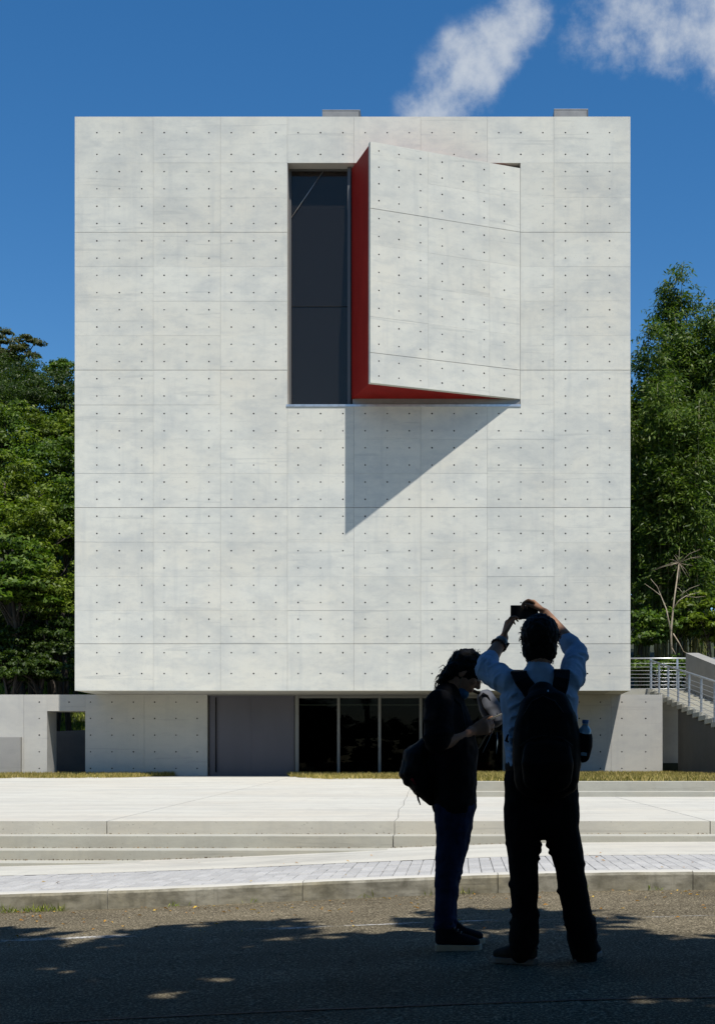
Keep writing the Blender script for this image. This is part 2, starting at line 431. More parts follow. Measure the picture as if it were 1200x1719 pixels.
M_lab = mat('bottle label', (.02, .02, .024), .5)
M_watch = mat('watch strap', (.12, .16, .20), .4)
M_bead = mat('wooden beads', (.045, .016, .010), .4)

# ------------------------------------------------------------------ ground: slope of the street along x
_gx = np.array([-60, -30, -15, -8, -4.93, -3.53, -2.16, -.78, .6, 1.97, 8, 20, 60.])
_gz = np.array([-.9, -.75, -.45, -.28, -.20, -.166, -.118, -.052, 0, .012, .03, .06, .1])
_xs = np.linspace(-60, 60, 1201)
_zs = np.interp(_xs, _gx, _gz); _k = np.ones(13) / 13
_zs = np.convolve(np.pad(_zs, 6, 'edge'), _k, 'valid')
def g(x): return float(np.interp(x, _xs, _zs))

D = F / 62.0                 # facade plane
YR = D + 2.1                 # recessed ground floor plane
def fx(px): return (px - 770) / 62.0
def fz(py): return CZ + (1280 - py) / 62.0
SR = F / YR
def rx(px): return (px - 770) / SR
def rz(py): return CZ + (1280 - py) / SR

def sheet(name, xs, ys, zf, m, k=None, parent=None):
    b = MB(); nx, ny = len(xs), len(ys)
    b.add([(x, y, zf(x, y)) for y in ys for x in xs],
          [(j * nx + i, j * nx + i + 1, (j + 1) * nx + i + 1, (j + 1) * nx + i) for j in range(ny - 1) for i in range(nx - 1)])
    o = b.build(name, m, parent, True)
    if k: o['kind'] = k
    return o
def sst(a, b, x):
    t = min(1, max(0, (x - a) / (b - a))); return t * t * (3 - 2 * t)
def hill(x, y):
    left = 1 - sst(-6, 8, x)
    z = -1.3
    z += sst(42.5, 46.5, y) * (2.9 + .0 * left)
    z += sst(49, 80, y) * (15.5 * left + 7.0 * (1 - left))
    z += sst(78, 140, y) * 6
    z += .25 * math.sin(x * .9) * sst(46, 55, y)
    return z
xs = [-600, -300, -150, -80] + list(np.linspace(-50, 50, 51)) + [80, 150, 300, 600]
ys = [-600, -300, -120, -60, -30, -10, 5, 20, 35] + list(np.linspace(40, 90, 41)) + [100, 120, 150, 220, 350, 600]
sheet('ground', xs, ys, hill, M_hill, 'structure')
xs = list(np.linspace(-60, 60, 241))
road = sheet('road', xs, [-30, -10, 0, 4, 5, 6, 7, 8, 9, 10, 10.6], lambda x, y: g(x), M_road, 'structure')
xl = list(np.linspace(-12, 12, 121))
sheet('road_line', xl, [8.46, 8.58], lambda x, y: g(x) + .004, M_paint, 'structure')
def seam():
    b = MB(); X = np.linspace(-10, 10, 260); ph = rng.normal(0, .006, 260).cumsum() * .35
    ph -= np.linspace(ph[0], ph[-1], 260)
    vs_ = []; 
    for i, x in enumerate(X):
        wv = .010 + .006 * rng.random(); y = 5.62 + ph[i] + .012 * x
        vs_ += [(x, y - wv, g(x) + .004), (x, y + wv, g(x) + .004)]
    b.add(vs_, [(2 * i, 2 * i + 2, 2 * i + 3, 2 * i + 1) for i in range(259)])
    return kind(b.build('road_seam', M_tar), 'structure')
seam()
# kerb, paving blocks, apron
YK = 10.30
def kerb():
    base = kind(sheet('kerb', list(np.linspace(-40, 40, 161)), [YK + .02, YK + .168], lambda x, y: g(x) + .10, M_conc_core), 'structure')
    prof = [(YK + .012, -.2), (YK, .0), (YK - .002, .118), (YK + .010, .139), (YK + .035, .147), (YK + .168, .146), (YK + .168, -.2)]
    n = len(prof); x = -40.2; 
    while x < 40:
        ln = 1.5; b = MB(); off = rng.normal(0, .002); zo = rng.normal(0, .0015); X = list(np.linspace(x + .003, x + ln - .003, 9))
        for q in X:
            b.v += [(q, y + off + (.003 * math.sin(q * 7.3 + j) if j < 4 else 0), z + g(q) + zo + (.0015 * math.sin(q * 11) if j in (3, 4) else 0)) for j, (y, z) in enumerate(prof)]
        for i in range(len(X) - 1):
            for j in range(n - 1):
                b.f.append((i * n + j, (i + 1) * n + j, (i + 1) * n + j + 1, i * n + j + 1)); b.m.append(1 if j < 3 else 0)
        b.f.append(tuple(range(n - 1, -1, -1))); b.f.append(tuple((len(X) - 1) * n + j for j in range(n))); b.m += [0, 0]
        b.build('kerb_stone', [M_kerb, M_kerbf], base); x += ln
kerb()
YP1 = YK + .17; YP2 = 12.12
bed = sheet('pavement', list(np.linspace(-40, 40, 161)), [YP1 - .01, YP2 + .01], lambda x, y: g(x) + .118, M_conc_mid, 'structure')
def pavers():
    pw, pl, gap = .0965, .1975, .0035
    rows = int((YP2 - YP1) / (pl + gap)) 
    rl = (YP2 - YP1) / rows
    b = MB(); e = .004
    hx, hy = pw / 2, (rl - gap) / 2
    b.add([(-hx, -hy, 0), (hx, -hy, 0), (hx, hy, 0), (-hx, hy, 0), (-hx, -hy, .022), (hx, -hy, .022), (hx, hy, .022), (-hx, hy, .022),
           (-hx + e, -hy + e, .026), (hx - e, -hy + e, .026), (hx - e, hy - e, .026), (-hx + e, hy - e, .026)],
          [(0, 1, 5, 4), (1, 2, 6, 5), (2, 3, 7, 6), (3, 0, 4, 7), (4, 5, 9, 8), (5, 6, 10, 9), (6, 7, 11, 10), (7, 4, 8, 11), (8, 9, 10, 11)])
    me = b.mesh('paver'); me.materials.append(M_paver)
    spots = []
    for r_ in range(rows):
        for i in range(-180, 180):
            spots.append((i * (pw + gap) + .03, YP1 + (r_ + .5) * rl))
    def zz(): return rng.normal(0, .0012)
    near = [s for s in spots if -3.8 < s[0] < 2.45]
    near.sort(key=lambda s: s[1]); near = near[:300]; ns = set(near)
    rest = MB()
    for s_ in spots:
        tz = g(s_[0]) + .1185 + zz(); sl = (g(s_[0] + .05) - g(s_[0] - .05)) / .1
        if s_ in ns:
            o = bpy.data.objects.new('paver', me); col.objects.link(o); o.parent = bed
            o.location = (s_[0], s_[1], tz); o.rotation_euler = (0, -math.atan(sl), rng.normal(0, .006))
        else:
            rest.add([(v[0] + s_[0], v[1] + s_[1], v[2] + tz + sl * v[0]) for v in b.v], b.f)
    kind(rest.build('paver_field', M_paver, bed), 'stuff')
pavers()
TS = (.600 - .360) / (38.4 - 14.4)
def tz(y): return .360 + TS * (y - 14.4)
sheet('apron', list(np.linspace(-40, 20, 121)), [YP2, 13, 14.42], lambda x, y: g(x) + .146, M_pave, 'structure')
steps = kind(sheet('terrace_stair', [-40, 20], [13.2, 14.5], lambda x, y: -.95, M_step), 'structure')
for yf, zt, yb in ((14.05, .222, 14.42), (13.70, .094, 14.07), (13.35, -.008, 13.72), (13.0, -.13, 13.37), (12.65, -.25, 13.02)):
    x1 = 20 if zt > .2 else (1 if zt > .05 else -2)
    xa = -40
    for xb in (-.690, x1):
        if xb <= xa: continue
        MB().box(xa, xb - .004, yf, yb, zt - .5, zt).build('step', M_step, steps, bevel=.006)
        xa = xb + .004
# terrace slabs
terr = kind(sheet('terrace', [-40, 13], [14.5, 46], lambda x, y: tz(y) - .16, M_conc_core), 'structure')
yy = [14.4, 15.2, 16, 17.2, 18.4, 20, 21.7, 24, 27, 30, 33, 36, 39, 46]
def lineA(y): return -3.78 - .66 * (y - 14.4) / 18.9
_bw = {y: (-.69 - .021 * (y - 14.4) + .022 * math.sin(y * 1.7 + 1.0) * (y > 15)) for y in yy}
def lineB(y): return _bw[y]
def lineC(y): return 2.70 - .023 * (y - 14.4)
bounds = [lambda y: -40.0, lineA, lineB, lineC, lambda y: 13.0]
for i in range(4):
    g0, g1 = bounds[i], bounds[i + 1]
    gp = [0, .005, .003, .005, 0]
    poly = [(g0(y) + gp[i], y) for y in reversed(yy)] + [(g1(y) - gp[i + 1], y) for y in yy]
    lo = poly[:len(yy)]; hi = poly[len(yy):]
    b = MB(); n = len(yy); lo = lo[::-1]
    for k in range(n):
        for (x, y) in (lo[k], hi[k]):
            b.v += [(x, y, tz(y)), (x, y, tz(y) - .15)]
    for k in range(n - 1):
        a = 4 * k; c = a + 4
        b.f += [(a, a + 2, c + 2, c), (a, c, c + 1, a + 1), (a + 2, a + 3, c + 3, c + 2)]; b.m += [0, 0, 0]
    b.f.append((0, 1, 3, 2)); b.m.append(0)
    b.build('paving_slab', M_pave, terr)

# raised lawn with two kerb steps, right of the entrance
lk = kind(MB().prism([(-.35, 22.3), (6.2, 22.3), (6.2, YR - .02), (-.35, YR - .02)], .3, .655).build('lawn', M_soil), 'structure')
def terr_edge(x0, x1, y0, y1, z0, z1, nm='kerb_step'):
    MB().box(x0, x1, y0, y1, z0, z1).build(nm, M_step, lk, bevel=.008)
terr_edge(-.60, 6.2, 21.70, 22.06, .3, .520)
terr_edge(-.50, 6.2, 22.05, 22.32, .3, .680)
terr_edge(-.60, -.34, 22.061, YR - .03, .3, .660)

# ------------------------------------------------------------------ the building
bld = thing('museum_building', 'tall square fair-faced concrete museum block with a red-lined projecting window', 'building', (0, D + 7, .6))
def panel(name, x0, x1, z0, z1, y, us, vs_, m, th=.10, r=.0215, parent=bld, depth=.03, xf=None):
    """cast panel with its tie holes sunk into it. xf maps (x, depth behind face, z) to the place"""
    b = MB()
    if xf is None: xf = lambda x, q, z: (x, y + q, z)
    def brk(a, c, ts):
        ts = sorted(ts, reverse=a > c); return [a] + [(ts[i] + ts[i + 1]) / 2 for i in range(len(ts) - 1)] + [c]
    if us and vs_:
        us = sorted(us, reverse=x0 > x1); vs_ = sorted(vs_)
        bx = brk(x0, x1, us); bz = brk(z0, z1, vs_)
        c8 = [(-1, -1), (0, -1), (1, -1), (1, 0), (1, 1), (0, 1), (-1, 1), (-1, 0)]
        for i, u in enumerate(us):
            for j, v in enumerate(vs_):
                X = {-1: bx[i], 0: u, 1: bx[i + 1]}; Z = {-1: bz[j], 0: v, 1: bz[j + 1]}
                rr_ = r * rng.uniform(.86, 1.1); ring = [xf(X[a], 0, Z[c]) for a, c in c8]
                hol = []; hb = []
                for a, c in c8:
                    l = math.hypot(a, c); a = a if x1 > x0 else -a; hol.append(xf(u + rr_ * a / l, 0, v + rr_ * c / l)); hb.append(xf(u + rr_ * .85 * a / l, depth, v + rr_ * .85 * c / l))
                b.add(ring + hol, [(k, (k + 1) % 8, 8 + (k + 1) % 8, 8 + k) for k in range(8)])
                b.add(hol + hb, [(k, (k + 1) % 8, 8 + (k + 1) % 8, 8 + k) for k in range(8)], 1)
                b.add(hb, [tuple(range(8))], 1)
        # rim
        P = [xf(x0, 0, z0), xf(x1, 0, z0), xf(x1, 0, z1), xf(x0, 0, z1)]; Q = [xf(x0, th, z0), xf(x1, th, z0), xf(x1, th, z1), xf(x0, th, z1)]
        b.add(P + Q, [(1, 0, 4, 5), (2, 1, 5, 6), (3, 2, 6, 7), (0, 3, 7, 4), (4, 7, 6, 5)])
    else:
        P = [xf(x0, 0, z0), xf(x1, 0, z0), xf(x1, 0, z1), xf(x0, 0, z1)]; Q = [xf(x0, th, z0), xf(x1, th, z0), xf(x1, th, z1), xf(x0, th, z1)]
        b.add(P + Q, [(0, 1, 2, 3), (1, 0, 4, 5), (2, 1, 5, 6), (3, 2, 6, 7), (0, 3, 7, 4), (4, 7, 6, 5)])
    return b.build(name, [m, M_plug], parent)
CX = [125.5, 257.3, 370, 482.3, 594, 706, 818, 929.5, 1058]
TX = [[162.7, 200.3, 238], [275.6, 313.3, 350.8], [388.3, 425.7, 463], [500.5, 538, 575.5], [613, 650, 687], [725, 762, 799.5], [837, 874, 911], [949, 986, 1023]]
CY = [195, 272.7, 331, 389.3, 447.2, 505, 563, 621, 679.5, 737, 794.5, 852, 910, 968, 1025, 1081, 1159.7]
TY = [[222, 258.4]] + [[a + 14.6, a + 43.6] for a in CY[1:15]] + [[1096, 1131]]
strong = {3, 7, 11, 15}; WX0, WX1 = 482.3, 873.5
for i in range(8):
    for j in range(16):
        x0, x1 = CX[i], CX[i + 1]
        if 1 <= j <= 7:
            if i in (3, 4, 5): continue
            if i == 6: x0 = WX1
        g_t = .006 if j in strong else .0010; g_b = .006 if j + 1 in strong else .0010
        gx0 = 0 if i == 0 else .0022; gx1 = 0 if i == 7 else .0022
        if 1 <= j <= 7 and i == 6: gx0 = 0
        us = [fx(t) for t in TX[i] if x0 + 8 < t < x1 - 8]
        panel('facade_panel', fx(x0) + gx0, fx(x1) - gx1, fz(CY[j + 1]) + (g_b if j < 15 else 0), fz(CY[j]) - (g_t if j > 0 else 0),
              D + rng.normal(0, .0012), us, [fz(t) for t in TY[j]], M_conc)
XL, XRt, ZB, ZT = fx(125.5), fx(1058), fz(1159.7), fz(195)
OX0, OX1, OZ0, OZ1 = fx(WX0), fx(WX1), fz(679.5), fz(272.7)
DEP = 9.0; yb0 = D + .09
# body of the upper block around the window opening: side, top, bottom, back walls
MB().box(XL + .003, XL + .5, yb0, D + DEP, ZB + .002, ZT - .004).build('side_wall', M_conc, bld)
MB().box(XRt - .5, XRt - .003, yb0, D + DEP, ZB + .002, ZT - .004).build('side_wall', M_conc, bld)
MB().box(XL + .5, XRt - .5, D + DEP - .4, D + DEP - .003, ZB + .3, ZT - .5).build('rear_wall', M_conc, bld)
MB().box(XL + .5, XRt - .5, yb0 + .003, D + DEP - .003, ZT - .65, ZT - .35).build('roof', M_conc_dark, bld)
MB().box(XL + .5, XRt - .5, yb0 + .001, D + DEP - .003, ZB + .001, ZB + .3).build('soffit', M_conc_low, bld)
c = MB()
c.box(XL + .5, OX0 - .012, yb0 + .002, yb0 + .4, ZB + .3, ZT - .65)
c.box(OX1 + .012, XRt - .5, yb0 + .002, yb0 + .4, ZB + .3, ZT - .65)
c.box(OX0 - .012, OX1 + .012, yb0 + .002, yb0 + .4, ZB + .3, OZ0 - .012)
c.box(OX0 - .012, OX1 + .012, yb0 + .002, yb0 + .4, OZ1 + .012, ZT - .65)
c.box(XL + .5, XRt - .5, yb0 + .004, yb0 + .35, ZT - .35, ZT - .003)
c.build('wall_core', M_conc_core, bld)
# window opening reveals
rv = .52
MB().box(OX0 - .01, OX0 + .004, D + .012, D + rv, OZ0, OZ1).build('window_reveal', M_conc_low, bld)
MB().box(OX1 - .004, OX1 + .01, D + .012, D + rv, OZ0, OZ1).build('window_reveal', M_conc_low, bld)
MB().box(OX0 - .008, OX1 + .008, D + .013, D + rv, OZ1 - .004, OZ1 + .01).build('window_reveal', M_conc_low, bld)
MB().box(OX0 - .03, OX1 + .008, D - .02, D + rv, OZ0 - .05, OZ0 + .012).build('window_sill', M_steel, bld)
wy = D + .36
MX = (587 - 770) * wy / F
win = MB().box(OX0 + .005, MX + .25, wy + .06, wy + .075, OZ0 + .05, OZ1 - .05).build('window_pane', M_glass, bld)
def bar(nm, x0, x1, y0, y1, z0, z1, m, par): return MB().box(x0, x1, y0, y1, z0, z1).build(nm, m, par, bevel=.004)
bar('window_frame', OX0 + .006, OX0 + .06, wy, wy + .1, OZ0 + .013, OZ1 - .006, M_alu, bld)
bar('window_frame', MX - .05, MX + .04, wy - .14, wy + .1, OZ0 + .014, OZ1 - .007, M_alu, bld)
bar('window_frame', OX0 + .061, MX - .051, wy + .003, wy + .1, OZ1 - .05, OZ1 - .008, M_alu, bld)
bar('window_frame', OX0 + .061, MX - .051, wy + .003, wy + .1, OZ0 + .015, OZ0 + .07, M_alu, bld)
zt_ = CZ + (1280 - 513) * wy / F
bar('window_transom', OX0 + .061, MX - .051, wy + .045, wy + .085, zt_ - .009, zt_ + .009, M_phone, bld)
# thin diagonal rod before the glass, standing in for a cable's reflection
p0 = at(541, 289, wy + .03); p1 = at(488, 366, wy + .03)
MB().tube([p0 + (p0 - p1) * .02, p1 + (p1 - p0) * .01], .010, 8).build('reflection_rod', M_steel, bld, True)
# room behind
rm = MB()
rm.box(OX0 - .3, OX1 + .3, D + 4.0, D + 4.1, OZ0 - .4, OZ1 + .4); rm.box(OX0 - .4, OX0 - .3, yb0 + .45, D + 4, OZ0 - .4, OZ1 + .4)
rm.box(OX1 + .3, OX1 + .4, yb0 + .45, D + 4, OZ0 - .4, OZ1 + .4); rm.box(OX0 - .3, OX1 + .3, yb0 + .45, D + 4, OZ0 - .5, OZ0 - .4); rm.box(OX0 - .3, OX1 + .3, yb0 + .45, D + 4, OZ1 + .4, OZ1 + .5)
rm.build('room_lining', M_room, bld)

# projecting window box: swings out like a door from the right jamb
PZ0, PZ1 = fz(669.5), fz(281.7)
prj = 1.57
Rp = Vector((fx(873), D - .0)); 
Cx = (621.5 - 770) * (D - prj) / F
Cp = Vector((Cx, D - prj))
dv = (Cp - Rp); PLen = dv.length; dv.normalize(); nv = Vector((dv.y, -dv.x))
if nv.y < 0: nv = -nv
sth = .15
def pf(s_, q, z): # s measured from hinge to the free corner
    p = Rp + dv * s_ + nv * q
    return (p.x, p.y, z)
prow = [281.7, 334, 389.0, 447, 505, 563, 621, 669.5]
pcol = [0, .90, 2.66, PLen]  # from hinge
for j in range(7):
    for i in range(3):
        s0, s1 = pcol[i], pcol[i + 1]
        gt = .006 if j == 2 or j == 6 else .001; gb = .006 if j == 1 or j == 5 else .001
        z1 = fz(prow[j]) - (gt if j else 0); z0 = fz(prow[j + 1]) + (gb if j < 6 else 0)
        us = {0: [.30], 1: [1.08, 1.68, 2.28], 2: [2.88, 3.47]}[i] if PLen > 4 else []
        if i == 0: us = [.47]
        if i == 1: us = [1.06, 1.66, 2.26]
        if i == 2: us = [2.87, 3.47, 4.02]
        vv = [z0 + (z1 - z0) * .25, z0 + (z1 - z0) * .75]
        q0 = rng.normal(0, .001)
        panel('window_box_panel', s1 - (.0013 if i < 2 else 0), s0 + (.0013 if i > 0 else 0), z0, z1, 0, [u for u in us if s0 + .1 < u < s1 - .1], vv, M_conc, th=sth - .002,
              xf=lambda x, q, z, q0=q0: pf(x, q + q0, z))
# slab edge seen at the free corner, underside lip
b = MB(); ee = .004
Lp = Vector((fx(590.5), D - .0))
inC = Cp + nv * sth - dv * .02
poly = [(Rp + nv * sth - dv * .35), inC, Lp + Vector((.0, .0)), Vector((Lp.x, D + .45)), Vector((Rp.x - .06, D + .45))]
poly = [(p.x, p.y) for p in poly]
def area(p): return sum(p[i][0] * p[(i + 1) % len(p)][1] - p[(i + 1) % len(p)][0] * p[i][1] for i in range(len(p)))
if area(poly) < 0: poly = poly[::-1]
MB().prism(poly, PZ0 + .012, PZ1 - .02).build('red_lining', M_red, bld)
# dark shadow gap sill under the box
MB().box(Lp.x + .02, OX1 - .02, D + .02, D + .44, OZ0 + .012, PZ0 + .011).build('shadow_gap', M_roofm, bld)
# vertical seam trim on red side
for t in (.06, .94):
    p = Lp.lerp(inC, t); q = Lp.lerp(inC, t + .02)
    n2 = Vector((-(inC - Lp).y, (inC - Lp).x)).normalized() * .006
    if n2.x > 0: n2 = -n2
    pl = [(p.x, p.y), (q.x, q.y), (q.x + n2.x, q.y + n2.y), (p.x + n2.x, p.y + n2.y)]
    if area(pl) < 0: pl = pl[::-1]
    MB().prism(pl, PZ0 + .02, PZ1 - .03).build('lining_seam', M_red, bld)

# ground floor: recessed walls
FZ = .30
TOPZ = ZB - .002
rows_low = [rz(t) for t in (1179, 1206.5, 1234.5, 1262.5, 1290.5)]
def lowpanel(p0_, p1_, ties, z0=FZ, z1=TOPZ, rows=rows_low, th=.32, par=bld, m=M_conc_low):
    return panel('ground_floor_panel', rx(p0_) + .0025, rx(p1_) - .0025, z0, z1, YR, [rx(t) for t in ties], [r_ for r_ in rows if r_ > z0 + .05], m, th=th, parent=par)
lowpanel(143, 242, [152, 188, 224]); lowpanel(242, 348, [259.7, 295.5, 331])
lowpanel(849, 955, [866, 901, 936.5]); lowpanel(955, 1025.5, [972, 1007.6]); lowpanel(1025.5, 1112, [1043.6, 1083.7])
# door
dz1 = rz(1168)
hd = YR + .12
MB().box(rx(348) + .003, rx(849) - .003, YR + .03, YR + .32, dz1, TOPZ).build('door_header', M_aluL, bld)
for a_, b_ in ((350, 420.5), (420.4, 493)):
    dl = MB().box(rx(a_) + (.01 if a_ == 350 else .003), rx(b_) - .001, hd, hd + .06, FZ, dz1 - .004).build('door_leaf', M_door, bld)
    if a_ == 350:
        hx_ = rx(362)
        hm = MB().tube([(hx_, hd - .07, rz(1171)), (hx_, hd - .07, rz(1297))], .017, 10)
        hm.tube([(hx_, hd - .07, rz(1180)), (hx_, hd + .01, rz(1180))], .012, 8); hm.tube([(hx_, hd - .07, rz(1288)), (hx_, hd + .01, rz(1288))], .012, 8)
        hm.build('door_handle', M_phone, dl, True)
# glazing
gy = YR + .10
edges = [498, 568, 637, 706, 776, 846]
for i, e in enumerate(edges):
    wd = .040 if i else .055
    bar('glazing_bar', rx(e) - wd, rx(e) + wd, gy - .06, gy + .09, FZ, dz1 - .001, M_aluL, bld)
for a_, b_ in zip(edges[:-1], edges[1:]):
    pn = MB().box(rx(a_) + .041, rx(b_) - .041, gy + .01, gy + .022, FZ, dz1 - .05).build('glazing_pane', M_glass2, bld)
    bar('glazing_rail', rx(a_) + .042, rx(b_) - .042, gy - .02, gy + .05, dz1 - .07, dz1 - .002, M_aluL, pn)
    bar('glazing_rail', rx(a_) + .042, rx(b_) - .042, gy - .02, gy + .05, FZ, tz(gy) + .07, M_alu, pn)
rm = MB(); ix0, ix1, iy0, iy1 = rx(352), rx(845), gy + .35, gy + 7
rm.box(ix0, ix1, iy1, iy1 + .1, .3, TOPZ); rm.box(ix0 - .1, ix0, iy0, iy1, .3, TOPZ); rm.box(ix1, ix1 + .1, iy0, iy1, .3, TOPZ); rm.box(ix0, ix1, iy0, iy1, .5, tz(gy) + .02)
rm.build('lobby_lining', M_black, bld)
# low reddish seat far inside the lobby
MB().box(rx(800), rx(826), gy + 1.2, gy + 1.7, .55, 1.0).build('lobby_bench', M_red, bld, bevel=.03)

# roof units
for a_, b_, top, lab in ((538, 606, 183.5, 'low grey metal unit on the roof edge above the tall dark window'), (927, 988.5, 182, 'low grey metal unit on the roof edge near the corner by the bamboo')):
    dd = D + 1.3; k = F / dd
    x0, x1 = (a_ - 770) / k, (b_ - 770) / k; zt2 = CZ + (1280 - top) / k
    v = thing('roof_unit', lab, 'roof unit', ((x0 + x1) / 2, dd + .5, ZT - .35), 'roof units')
    MB().prism([(x0 + .05, dd), (x1 - .03, dd), (x1 - .03, dd + 1), (x0 + .05, dd + 1)], ZT - .35, zt2 - .03).build('casing', M_roofm, v)
    MB().box(x0 + .045, x1 - .025, dd - .006, dd + 1.006, zt2 - .03, zt2).build('lid', M_roofm, v, bevel=.004)
    MB().box(x1 - .06, x1 - .025, dd - .012, dd - .001, ZT - .3, zt2 - .035).build('corner_trim', M_alu, v)
    place(v)
# small grey box on the left flank
sb = tag(MB().box(XL - .16, XL + .002, D + 1.0, D + 1.25, fz(832), fz(820)).build('wall_lamp', M_roofm, bevel=.01), 'small grey metal box fixed to the flank of the concrete block', 'lamp')

# ------------------------------------------------------------------ left garden wall with a passage
gw = thing('garden_wall', 'low concrete wall with a square passage, running from the block past the grass strip', 'wall', (rx(40), YR, .5))
pz = rz(1194)
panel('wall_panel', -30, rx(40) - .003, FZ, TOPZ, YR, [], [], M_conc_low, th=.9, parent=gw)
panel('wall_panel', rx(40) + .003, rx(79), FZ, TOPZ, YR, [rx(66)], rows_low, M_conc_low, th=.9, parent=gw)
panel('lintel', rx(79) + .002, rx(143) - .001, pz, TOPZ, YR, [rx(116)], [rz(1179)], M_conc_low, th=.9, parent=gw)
MB().box(rx(143) + .004, rx(143) + .3, YR + .325, YR + .9, FZ, TOPZ - .002).build('jamb', M_conc_low, gw)
place(gw)
blk = MB(); y_ = YR - .14; k = F / y_
blk.box(-30, (34.5 - 770) / k, y_, y_ + .135, .3, CZ + (1280 - 1237.5) / k)
tag(blk.build('concrete_block', M_conc_mid, bevel=.01), 'low dark grey concrete block standing before the garden wall', 'block')
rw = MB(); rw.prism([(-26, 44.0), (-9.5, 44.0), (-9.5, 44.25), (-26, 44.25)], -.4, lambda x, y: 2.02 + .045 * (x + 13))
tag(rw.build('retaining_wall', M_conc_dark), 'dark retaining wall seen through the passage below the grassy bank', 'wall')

# ------------------------------------------------------------------ stairs to the right
st = thing('garden_stair', 'concrete garden stair with long shallow steps beside the block', 'stair', (6.9, 34, .5))
SX0, SX1 = 6.36, 7.55
sy, sz, go, ri = 44.5, 3.43, .9, .11
for i in range(27):
    y1_ = sy - i * go; zt2 = sz - i * ri
    if zt2 < .5: break
    MB().box(SX0, SX1 - .002, y1_ - go, y1_ + .12, zt2 - ri - .13, zt2 - ri).build('tread', M_step, st, bevel=.008)
def slope(y): return sz - (sy - y) * ri / go
fl = MB(); ye = 20.4
fl.prism([(SX0 + .05, ye), (SX0 + .3, ye), (SX0 + .3, 39.2), (SX0 + .05, 39.2)], -.2, lambda x, y: slope(y) - ri - .10)
fl.build('flank_wall', M_conc_dark, st)
fl = MB(); fl.prism([(SX0 + .3, 39.2), (SX1, 39.2), (SX1, 39.4), (SX0 + .3, 39.4)], -.2, 2.4); fl.build('cross_wall', M_conc_dark, st)
pw_ = MB(); pw_.prism([(SX1, 26), (SX1 + .42, 26), (SX1 + .42, 44.6), (SX1, 44.6)], -.2, lambda x, y: 4.62 - .150 * (44.5 - y)); pw_.build('parapet', M_conc_mid, st)
MB().box(4.72, 9.6, 44.5, 49, sz - .25, sz).build('landing', M_step, st)
MB().box(5.2, 9.5, 45.4, 45.7, -.2, sz - .25).build('landing_wall', M_conc_low, st)
place(st)
rl = thing('stair_railing', 'galvanised railing with upright posts and wires down the edge of the garden stair', 'railing', (SX0 + .08, 40, 2.5))
RX = SX0 + .07
ypost = [44.9 - 1.87 * i for i in range(12)]
for y_ in ypost:
    b0 = slope(y_) - ri - .02
    MB().box(RX - .008, RX + .008, y_ - .035, y_ + .035, b0 - .12, b0 + 1.03).box(RX - .03, RX + .03, y_ - .012, y_ + .012, b0 - .12, b0 + 1.02).build('post', M_steel, rl)
def rs(y, h): return slope(y) - ri - .02 + h
MB().tube([(RX, 45.0, rs(45.0, 1.05)), (RX, ypost[-1] - .1, rs(ypost[-1] - .1, 1.05))], .03, 10).build('handrail', M_steel, rl, True)
for k in range(7):
    h = .12 + k * .125
    MB().tube([(RX, 45.0, rs(45.0, h)), (RX, ypost[-1], rs(ypost[-1], h))], .007, 6).build('wire', M_steel, rl, True)
place(rl)
r2 = thing('landing_railing', 'galvanised wire railing along the far side of the stair landing', 'railing', (6.9, 46.5, sz))
for x_ in np.linspace(4.85, 9.4, 6):
    MB().box(x_ - .035, x_ + .035, 46.49, 46.51, sz, sz + 1.15).build('post', M_steel, r2)
MB().tube([(4.8, 46.5, sz + 1.17), (9.45, 46.5, sz + 1.17)], .025, 8).build('handrail', M_steel, r2, True)
for k in range(8):
    MB().tube([(4.85, 46.5, sz + .12 + k * .125), (9.4, 46.5, sz + .12 + k * .125)], .008, 6).build('wire', M_steel, r2, True)
place(r2)

# ------------------------------------------------------------------ vegetation
def unit(n):
    v = rng.normal(size=(n, 3)); return v / np.linalg.norm(v, axis=1)[:, None]
def leaf_mesh(name, P, A, B, L_, W_, m, curl=.18):
    """P centres, A leaf axis, B width axis (unit), folded rhombic leaves"""
    n = len(P); N_ = np.cross(A, B)
    L_ = np.broadcast_to(L_, n)[:, None]; W_ = np.broadcast_to(W_, n)[:, None]
    v = np.empty((n, 4, 3))
    v[:, 0] = P - A * L_ * .5; v[:, 1] = P + B * W_ * .5 + N_ * W_ * curl - A * L_ * .06
    v[:, 2] = P + A * L_ * .5 - N_ * L_ * curl * .6; v[:, 3] = P - B * W_ * .5 + N_ * W_ * curl - A * L_ * .06
    me = bpy.data.meshes.new(name)
    me.vertices.add(n * 4); me.loops.add(n * 4); me.polygons.add(n)
    me.vertices.foreach_set('co', v.ravel()); me.loops.foreach_set('vertex_index', np.arange(n * 4))
    me.polygons.foreach_set('loop_start', np.arange(0, n * 4, 4)); me.polygons.foreach_set('loop_total', np.full(n, 4))
    me.update(calc_edges=True); me.materials.append(m)
    return me
def norm(a): return a / (np.linalg.norm(a, axis=1)[:, None] + 1e-9)
def clumps_to_leaves(C, rc, per, upb=.6, flat=.7):
    """leaves on the skin of leaf clumps, facing outwards and up"""
    n = len(C) * per
    u = unit(n); u[:, 2] = np.abs(u[:, 2]) * .75 + u[:, 2] * .25
    rad = np.repeat(rc, per) * (rng.random(n) ** .45)
    P = np.repeat(C, per, 0) + u * rad[:, None] * np.array([1, 1, flat])
    Nn = norm(u * .7 + unit(n) * .75 + np.array([0, 0, upb]))
    A = norm(np.cross(Nn, unit(n))); A[:, 2] -= .25; A = norm(A); B = norm(np.cross(Nn, A))
    return P, A, B
